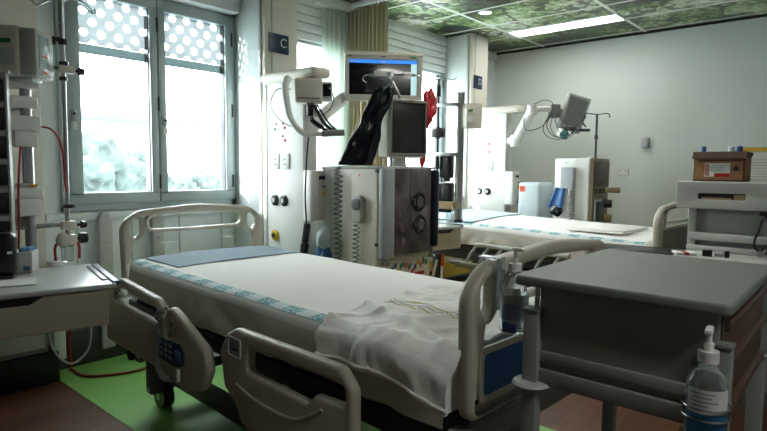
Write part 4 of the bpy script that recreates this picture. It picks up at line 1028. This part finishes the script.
# ------------------------------------------------------------------ curtain
t = thing('bay_curtain', 'beige gathered curtain hanging from ceiling track between the bays', 'curtain', (0, 0, 0))
def cur(x0, x1, yc, amp, folds, z0, z1, seed):
    def f(a, b):
        x = x0 + (x1 - x0) * a; w = math.sin(a * folds * 2 * PI + .6 * math.sin(a * 11 + seed)) * amp * (.55 + .45 * b)
        return (x, yc + w + .012 * noise.noise(Vector((a * 9, b * 3, seed))), z1 + (z0 - z1) * b)
    return f
MB().use(CURT).grid(cur(-3.86, -3.34, 3.87, .055, 11, .30, 2.78, 1), 150, 14, .003).build('curtain_cloth', None, t, angle=80)
f0 = cur(0, 1, 0, .03, 6, .3, 2.74, 4)
MB().use(CURT2).grid(lambda a, b: (-3.80 + f0(a, b)[1], 3.50 + .36 * a, f0(a, b)[2]), 90, 12, .002).build('sheer_cloth', None, t, angle=80)
m = MB().use(STEEL)
for k in range(12): m.cyl((-3.84 + k * .045, 3.87, 2.77), (-3.84 + k * .045, 3.87, 2.81), .006, n=8)
m.build('curtain_hooks', None, t)
o = MB().use(WTRIM).b2((-3.92, 3.85, 2.805), (3.9, 3.89, HC), .004).b2((-3.86, 3.42, 2.76), (-3.78, 3.90, HC), .006).build('trim_7'); o['kind'] = 'structure'

# ------------------------------------------------------------------ ceiling lights
t = thing('ceiling_light_panel', 'long lit white light panel set in the forest print ceiling', 'ceiling light', (-2.59, 5.87, HC))
MB().use(CB).plate(rrect(-.6, -.14, .6, .14, .005), [rrect(-.585, -.125, .585, .125, .003)], .02, .003, at(0, 0, -.006)).build('frame', None, t)
LITB = M('lit_diffuser', 'FFFFFF', .5, var=0, emit='FDFBF8', estr=10)  # brighter diffuser, only for the added unseen panels
DIF = MB().use(M('lit_diffuser_dimmed', 'FFFFFF', .5, var=0, emit='FDFBF8', estr=6.5)).b2((-.585, -.125, -.008), (.585, .125, -.002)).build('lit_diffuser', None, t)
LAMP = lamp = t
for x, y in ((-1.39, 3.27), (1.01, .75)):      # unseen copies of the fitting, added as fill light for bed and foreground
    c = copy_tree(lamp)
    for ch in c.children:
        if ch.name.startswith('lit_diffuser'): ch.data = ch.data.copy(); ch.data.materials[0] = LITB
    c.location = (x, y, HC); c['label'] = 'unseen fill light panel added over the near bay ceiling' if y > 2 else 'unseen fill light panel added behind the viewer'
t = thing('downlight', 'small round lit downlight in the ceiling', 'ceiling light', (-2.97, 4.9, HC))
MB().use(CB).tube([(.062 * math.cos(a), .062 * math.sin(a), -.004) for a in [k * PI / 16 for k in range(32)]], .007, 8, 0, True).build('ring', None, t)
MB().use(M('lit_downlight', 'FFFFFF', .5, var=0, emit='F4FBFF', estr=4.0)).cyl((0, 0, -.006), (0, 0, 0), .058, n=28).build('lit_lens', None, t)

# ------------------------------------------------------------------ far side: second dialysis machine
t = thing('dialysis_machine', 'white dialysis machine with brown front standing behind the far bed', 'dialysis machine', (-2.11, 5.50, 0), 0, 'dialysis machines')
MB().use(WHITE).b2((-.36, 0, .14), (0, .48, 1.43), .015, 3).build('machine_body', None, t)
BR = M('brown_front_panel', '8A7A62', .4, var=.04)
fp = MB().use(BR).b2((0, .02, .30), (.03, .46, 1.43), .01).build('front_panel', None, t)
MB().use(M('panel_bezel_brown', '5C5246', .4)).b2((.03, .03, 1.15), (.036, .45, 1.40), .003).use(M('dim_red_display', '3A1414', .2)).b2((.036, .16, 1.22), (.038, .42, 1.38)).build('display', None, fp)
for k in range(3): MB().use(DGREY).b2((.03, .06 + k * .13, 1.08), (.034, .15 + k * .13, 1.13), .002).build('button', None, fp)
MB().use(TAN).cyl((.03, .36, 1.11), (.16, .42, 1.11), .028, n=16).build('holder_arm', None, fp)
for z, mm in ((.97, BLACK), (.82, TAN)): MB().use(mm).cyl((.03, .36, z), (.10, .38, z), .045, .04, n=20).build('blood_pump', None, fp)
MB().use(NAVY).b2((.03, .10, .80), (.05, .22, 1.0), .004).use(LGREY).b2((.03, .07, .78), (.044, .25, 1.02), .003).build('side_screen', None, fp)
MB().use(M('filter_box_grey', 'A4A8AC', .45)).b2((-.27, -.07, 1.12), (-.13, .0, 1.34), .015, 3).build('holder_box', None, t)
MB().use(LGREY).tube(coil([(-.16, -.04, 1.12), (-.16, -.04, .9), (-.16, -.04, .65)], .03, 18, .008), .008, 6).build('coiled_hose', None, t)
MB().use(RED).cyl((-.24, -.003, 1.385), (-.24, .0, 1.385), .006, n=8).build('indicator', None, t)
MB().use(LGREY).b2((-.40, -.02, .07), (.05, .50, .15), .02).build('machine_base', None, t)
for x in (-.34, 0):
    for y in (.05, .42): castor('castor', x, y, t, 0, .03)
iv = MB().use(DGREY).cyl((.0, .14, 1.42), (0, .14, 1.87), .011).cyl((0, .14, 1.62), (0, .14, 1.66), .018)
for s in (-1, 1): iv.tube([(0, .14, 1.865), (.08 * s, .14 + .06 * s, 1.875), (.10 * s, .14 + .08 * s, 1.85), (.09 * s, .14 + .07 * s, 1.84)], .005, 6, 5)
iv.tube([(-.09, .08, 1.85), (-.11, .06, 1.79), (-.08, .07, 1.74)], .008, 6, 5); iv.build('drip_pole', None, t)
MB().use(WHITE).b2((-.05, .05, 1.43), (.0, .20, 1.45), .005).build('top_tray', None, t)
t = thing('blue_bag', 'blue and black bag hanging on the side of the far dialysis machine', 'bag', (-2.40, 5.44, .74))
MB().use(BLUEBAG).grid(lambda a, b: (.10 * b - .05 * (1 - a) - .02 + .06 * (1 - a) * (b - .5), -.0 + .02 * math.sin(b * 6), .19 + .20 * a), 10, 10, .025).build('bag_body', None, t)
MB().use(BLACKBAG)._merge(blob(0, .06, (1, .35, 1), 2), at(-.01, 0, .16)).build('bag_bottom', None, t)
MB().use(BLACK).tube([(.02, 0, .36), (.05, .01, .44), (.06, .03, .5)], .006, 6, 4).build('strap', None, t)

t = thing('jointed_screen', 'tilted grey screen on white arm in front of the back wall', 'monitor', (-2.42, 5.81, 1.91), math.radians(-48))
RT = Matrix.Rotation(math.radians(-17), 4, 'X')
MB().use(LGREY).box((-.01, 0, 0), (.07, .25, .38), .012, mtx=RT).build('screen_case', None, t)
MB().use(LGREY).plate(rrect(-.115, -.18, .12, .18, .008), [rrect(-.09, -.14, .10, .15, .003)], .02, .005, RT @ at(.03, 0, 0) @ MYZ).use(M('grey_blank_screen', '8A8F8C', .3)).box((.03, .005, .005), (.012, .19, .29), 0, mtx=RT).build('screen', None, t)
MB().use(MGREY).box((-.02, -.20, .02), (.12, .10, .14), .015).box((-.02, -.13, .02), (.05, .06, .05), .006).build('mount_box', None, t)
a = MB().use(WHITE).tube([(-3.03, 5.56, 1.62), (-2.92, 5.50, 1.63)], .045, 12).tube([(-2.92, 5.50, 1.62), (-2.72, 5.46, 1.93)], .05, 12).tube([(-2.73, 5.46, 1.94), (-2.60, 5.62, 1.95)], .03, 12).cyl((-2.92, 5.50, 1.56), (-2.92, 5.50, 1.68), .055).cyl((-2.72, 5.46, 1.88), (-2.72, 5.46, 1.98), .05)
tag(a.build('wall_boom'), 'white jointed arm reaching from the far service panel to the tilted screen', 'support arm')
m = MB().use(cb)
for k in range(6):
    ja = random.uniform(-.05, .05); jb = random.uniform(-.08, .05)
    m.tube([(-2.60 + .02 * k, 5.62, 1.90), (-2.66 + .05 * k + ja, 5.58, 1.76 + jb), (-2.58 + .04 * k - ja, 5.60 + ja, 1.66 + jb * .6), (-2.46 + .03 * k, 5.68, 1.64 + .015 * k), (-2.38, 5.74, 1.73)], .005, 6, 8)
m.use(TEAL).sph((-2.46, 5.68, 1.68), .05, (1, .7, 1)).use(DGREY).box((-2.42, 5.72, 1.74), (.12, .06, .04), .008, rot=(0, 0, .6)).box((-2.33, 5.82, 1.73), (.16, .04, .03), .006, rot=(0, 0, .7))
tag(m.build('cable_bundle'), 'tangle of grey cables with teal connector below the tilted screen', 'cables')
tag(MB().use(cb).tube([(-2.70, 5.46, 1.99), (-2.60, 5.5, 2.03), (-2.54, 5.56, 1.98), (-2.6, 5.5, 1.78), (-2.75, 5.42, 1.72), (-2.8, 5.42, 1.85)], .005, 6, 8).build('grey_cable'), 'thin grey cable looping round the white jointed arm', 'cable')
t = thing('supply_cabinet', 'pale blue-grey cabinet with orange sticker beside the far service panel', 'cabinet', (-2.72, 5.46, 0))
MB().use(M('pale_blue_grey', 'B9C4C8', .5, var=.02)).b2((-.14, 0, .05), (.12, .34, 1.18), .04, 4).build('cabinet_body', None, t)
MB().use(ORANGE).b2((-.115, -.003, 1.08), (-.055, .0, 1.14)).build('sticker', None, t)
MB().use(MGREY).b2((-.10, .02, 0), (.08, .32, .06)).build('plinth', None, t)

t = thing('folded_towel', 'folded white towel lying flat at the foot of the far bed', 'towel', (-1.62, 4.66, .822), -.07)
for k in range(2): MB().use(BLANK).box((.0 + .01 * k, .01 * k, .006 + .013 * k), (.46 - .03 * k, .52 - .04 * k, .012), .005).build('fold', None, t)
# ------------------------------------------------------------------ back wall fittings
t = thing('wall_dispenser', 'small white square dispenser on the back wall', 'wall dispenser', (-1.95, YB, 1.63))
MB().use(M('dispenser_white', 'C2C8CC', .4)).box((0, -.03, 0), (.075, .06, .12), .012).build('case', None, t)
MB().use(LGREY).box((0, -.061, .01), (.05, .004, .06), .002).build('front_cover', None, t)
for x, w, l in ((-2.18, .13, 'double white wall socket on the back wall beside the far machine'), (-2.36, .05, 'narrow white wall socket on the back wall nearest the far machine')):
    t = thing('wall_socket', l, 'wall socket', (x, YB, 1.30), 0)
    MB().use(WHITE).box((0, -.006, 0), (w, .012, .075), .004).build('plate', None, t)
    MB().use(LGREY).box((-w * .25, -.0125, .01), (.02, .002, .014)).box((w * .25, -.0125, .01), (.02, .002, .014)).build('switch', None, t)
t = thing('notice_board', 'wall notice sheets under a yellow strip behind the cardboard carton', 'notice board', (-.66, YB, 1.3))
MB().use(M('board_grey', 'A4A8A4', .7)).b2((-.36, -.012, -.20), (.36, 0, .26), .003).build('board', None, t)
MB().use(YELLOW).b2((-.36, -.016, .215), (.36, -.010, .255), .002).build('yellow_strip', None, t)
tx = MB().use(PAPER).b2((-.34, -.0145, -.19), (-.03, -.012, .205)).b2((.0, -.0145, -.19), (.33, -.012, .205)).build('notice_sheet', None, t)
m = MB().use(TEXT)
for x0 in (-.32, .02):
    m.b2((x0, -.0155, .165), (x0 + .06, -.0145, .19))
    for k in range(10): m.b2((x0, -.0155, .13 - k * .028), (x0 + .2 + .07 * ((k * 7) % 3) / 2, -.0145, .134 - k * .028))
m.build('notice_print', None, tx)

# ------------------------------------------------------------------ storage unit by the far bed foot
t = thing('storage_trolley', 'white topped storage trolley with dark slot behind the grey trolley', 'trolley', (-.84, 3.5, 0))
UW = M('unit_white', 'B7B8B2', .45, var=.02)
m = MB().use(UW).plate(rrect(0, 1.10, .68, 1.25, .008), [rrect(.11, 1.152, .335, 1.186, .004)], .02, .004, at(0, .01, 0) @ MXZ)
m.build('drawer_front', None, t)
MB().use(UW).b2((.005, .02, 1.10), (.675, .45, 1.25), .004).build('top_box', None, t)
MB().use(BLACK).b2((.11, .012, 1.15), (.335, .021, 1.188)).build('slot', None, t)
MB().use(TAN).b2((.125, .008, 1.153), (.27, .013, 1.164)).b2((.28, .008, 1.153), (.33, .013, 1.18)).build('slot_lining', None, t)
MB().use(M('unit_panel_grey', '8E918B', .5, var=.03)).b2((.075, .05, .12), (.64, .44, 1.10), .004).build('cabinet_body', None, t)
MB().use(UW).b2((.07, .0, .925), (.645, .06, .965), .004).b2((.07, -.03, .87), (.645, .06, .895), .004).build('front_ledge', None, t)
MB().use(CHROME).cyl((.08, .035, .96), (.08, .035, 1.10), .006).build('chrome_edge', None, t)
for x, y in ((.08, .04), (.64, .04), (.08, .42), (.64, .42)):
    l = MB().use(UW).b2((x - .018, y - .018, .09), (x + .018, y + .018, 1.1), .004).build('leg', None, t); castor('castor', x, y, l)
MB().use(UW).b2((.07, -.32, .845), (.645, .05, .868), .006).build('pull_out_shelf', None, t)
t = thing('cardboard_carton', 'opened brown cardboard carton with white and red label on white topped trolley', 'carton', (-.655, 3.60, 1.252))
MB().use(CARD).b2((-.125, 0, 0), (.125, .008, .135), .001).b2((-.125, .19, 0), (.125, .198, .135), .001).b2((-.125, 0, 0), (-.117, .198, .135), .001).b2((.117, 0, 0), (.125, .198, .135), .001).b2((-.125, 0, 0), (.125, .198, .006)).build('carton_body', None, t)
MB().use(CARDD).box((0, -.008, .145), (.262, .004, .045), 0, (-.55, 0, 0)).box((-.128, .1, .148), (.004, .19, .03), 0, (0, -.3, 0)).box((.128, .1, .148), (.004, .19, .03), 0, (0, .3, 0)).b2((-.127, -.001, 0), (.127, .0, .008)).b2((.116, -.001, 0), (.126, .001, .135)).build('flap', None, t)
L = MB().use(PAPER).b2((-.07, -.003, .025), (.055, -.0005, .10)).build('shipping_label', None, t)
m = MB().use(RED).b2((-.02, -.004, .025), (.055, -.003, .045)); m.use(TEXT)
for k in range(4): m.b2((-.04, -.004, .055 + k * .01), (.03, -.003, .058 + k * .01))
m.use(M('label_pale_red', 'B88078', .7)).b2((-.068, -.004, .03), (-.045, -.003, .095)); m.build('label_print', None, L)
MB().use(DTEXT).b2((-.10, -.002, .112), (.105, -.0005, .118)).build('printed_line', None, t)
m = MB().use(DTEXT).plate([(.065, .06), (.10, .06), (.0825, .095)], (), .002, .0004, at(0, -.001, 0) @ MXZ); m.build('handling_mark', None, t)
for k, (x, y, mt_, r_, lb) in enumerate(((.088, .05, BLUE, .02, 'blue capped bottle poking out of the cardboard carton at right'), (-.088, .045, BLUE, .016, 'blue capped bottle poking out of the cardboard carton at left'), (.045, .07, WHITEBAG, .022, 'pale wrapped roll in the open cardboard carton'))):
    q = thing('packed_bottle' if k < 2 else 'wrapped_roll', lb, 'bottle' if k < 2 else 'roll', (-.655 + x, 3.60 + y, 1.2585))
    MB().use(WHITEBAG).lathe([(r_ * .9, 0), (r_, .004), (r_, .148), (r_ * .7, .158)], n=16).build('bottle_body' if k < 2 else 'wrapping', None, q)
    MB().use(mt_).lathe([(r_ * .75, .157), (r_ * .8, .185), (r_ * .6, .19)], n=16).build('cap' if k < 2 else 'twisted_end', None, q)
def packet(x, y, sx, sy, sz, mat, label, rz=0):
    t = thing('supply_packet', label, 'packet', (x, y, .870), rz, 'packets on the storage trolley shelf')
    MB().use(mat).b2((-sx / 2, -sy / 2, 0), (sx / 2, sy / 2, sz), .003).build('packet_body', None, t)
    return t
p = packet(-.73, 3.26, .10, .09, .012, PAPER, 'flat white packet with red stripe on the trolley shelf', .5); MB().use(RED).b2((-.012, -.046, .0), (.012, .046, .0126)).build('red_stripe', None, p)
packet(-.625, 3.27, .045, .04, .03, BLACK, 'black clip beside the red striped packet on the trolley shelf', .2)
packet(-.575, 3.30, .04, .05, .02, UW, 'pale box between the black clip and the black stub on trolley shelf')
packet(-.535, 3.27, .02, .03, .034, BLACK, 'narrow black stub rightmost among the packets on trolley shelf')
t = thing('stethoscope', 'black stethoscope hanging on the right side of the storage trolley', 'stethoscope', (-.415, 3.46, 0))
MB().use(BLACK).tube([(.01, .01, 1.085), (-.005, -.01, 1.05), (-.015, -.015, 1.0), (-.03, -.015, .95), (-.025, -.02, .91), (.0, -.02, .90), (.02, -.02, .93)], .005, 8, 8).tube([(.01, .01, 1.085), (.025, -.01, 1.03), (.025, -.015, .98), (.03, -.02, .93), (.02, -.02, .885), (-.01, -.02, .88)], .005, 8, 8).build('tube', None, t)
MB().use(STEEL).cyl((.0, -.035, .885), (0, -.02, .885), .016, n=20).build('chest_piece', None, t)
MB().use(BLACK).b2((-.02, .0, 1.075), (.04, .035, 1.10), .006).build('hook', None, t)
tag(MB().use(BLACK).box((-1.13, 3.86, .775), (.50, .30, .05), .015, (0, 0, .1)).use(DGREY).b2((-1.36, 3.74, .0), (-1.32, 3.78, .76)).b2((-.93, 3.78, .0), (-.90, 3.82, .76)).b2((-1.36, 3.94, .0), (-1.32, 3.98, .76)).build('black_side_table'), 'low black padded stand at the foot of the far bed', 'stand')

# ------------------------------------------------------------------ light
w = bpy.data.worlds.new('World'); scene.world = w; w.use_nodes = True
nt = w.node_tree; bg = nt.nodes['Background']
tc = nt.nodes.new('ShaderNodeTexCoord'); sx = nt.nodes.new('ShaderNodeSeparateXYZ'); nt.links.new(tc.outputs['Generated'], sx.inputs[0])
rr = nt.nodes.new('ShaderNodeValToRGB'); rr.color_ramp.elements[0].position = .48; rr.color_ramp.elements[0].color = (.62, .70, .73, 1)
rr.color_ramp.elements[1].position = .60; rr.color_ramp.elements[1].color = (.90, .965, 1.0, 1)
mr = nt.nodes.new('ShaderNodeMapRange'); mr.inputs['From Min'].default_value = -1; nt.links.new(sx.outputs['Z'], mr.inputs['Value'])
nt.links.new(mr.outputs[0], rr.inputs['Fac']); nt.links.new(rr.outputs['Color'], bg.inputs['Color'])
bg.inputs['Strength'].default_value = 7.0
sun = bpy.data.lights.new('sun', 'SUN'); so = bpy.data.objects.new('sun', sun); COL.objects.link(so)
d = Vector((.38, .91, -.21)); so.rotation_euler = d.to_track_quat('-Z', 'Y').to_euler(); so.location = (-10, -10, 8)
sun.energy = 5.0; sun.angle = math.radians(1.5); sun.color = (1, .97, .92)
for nm, (y0, y1) in (('daylight_near', W1), ('daylight_far', W2)):
    l = bpy.data.lights.new(nm, 'AREA'); l.shape = 'RECTANGLE'; l.size = ZH - ZS; l.size_y = y1 - y0
    lo = bpy.data.objects.new(nm, l); COL.objects.link(lo); lo.location = (XW - .16, (y0 + y1) / 2, (ZS + ZH) / 2)
    lo.rotation_euler = (0, -PI / 2, 0); l.cycles.is_portal = True
# ------------------------------------------------------------------ camera
cam = bpy.data.cameras.new('camera'); co = bpy.data.objects.new('camera', cam); COL.objects.link(co)
yaw, pit, rol = -.717, .082, -.0095
fw = Vector((math.sin(yaw) * math.cos(pit), math.cos(yaw) * math.cos(pit), -math.sin(pit)))
rt = Vector((math.cos(yaw), -math.sin(yaw), 0)); dn = fw.cross(rt)
r2 = rt * math.cos(rol) + dn * math.sin(rol); d2 = -rt * math.sin(rol) + dn * math.cos(rol)
m = Matrix((r2, -d2, -fw)).transposed().to_4x4(); m.translation = (0, 0, 1.30)
co.matrix_world = m
cam.sensor_width = 36; cam.sensor_fit = 'HORIZONTAL'; cam.lens = 560 * 36 / 767; cam.clip_start = .02; cam.clip_end = 300
scene.camera = co
scene.view_settings.view_transform = 'Standard'; scene.view_settings.look = 'None'; scene.view_settings.gamma = 1
scene.view_settings.exposure = 1.25
scene.cycles.use_denoising = True
scene.cycles.max_bounces = 10; scene.cycles.transparent_max_bounces = 16; scene.cycles.diffuse_bounces = 5
scene.cycles.sample_clamp_indirect = 6
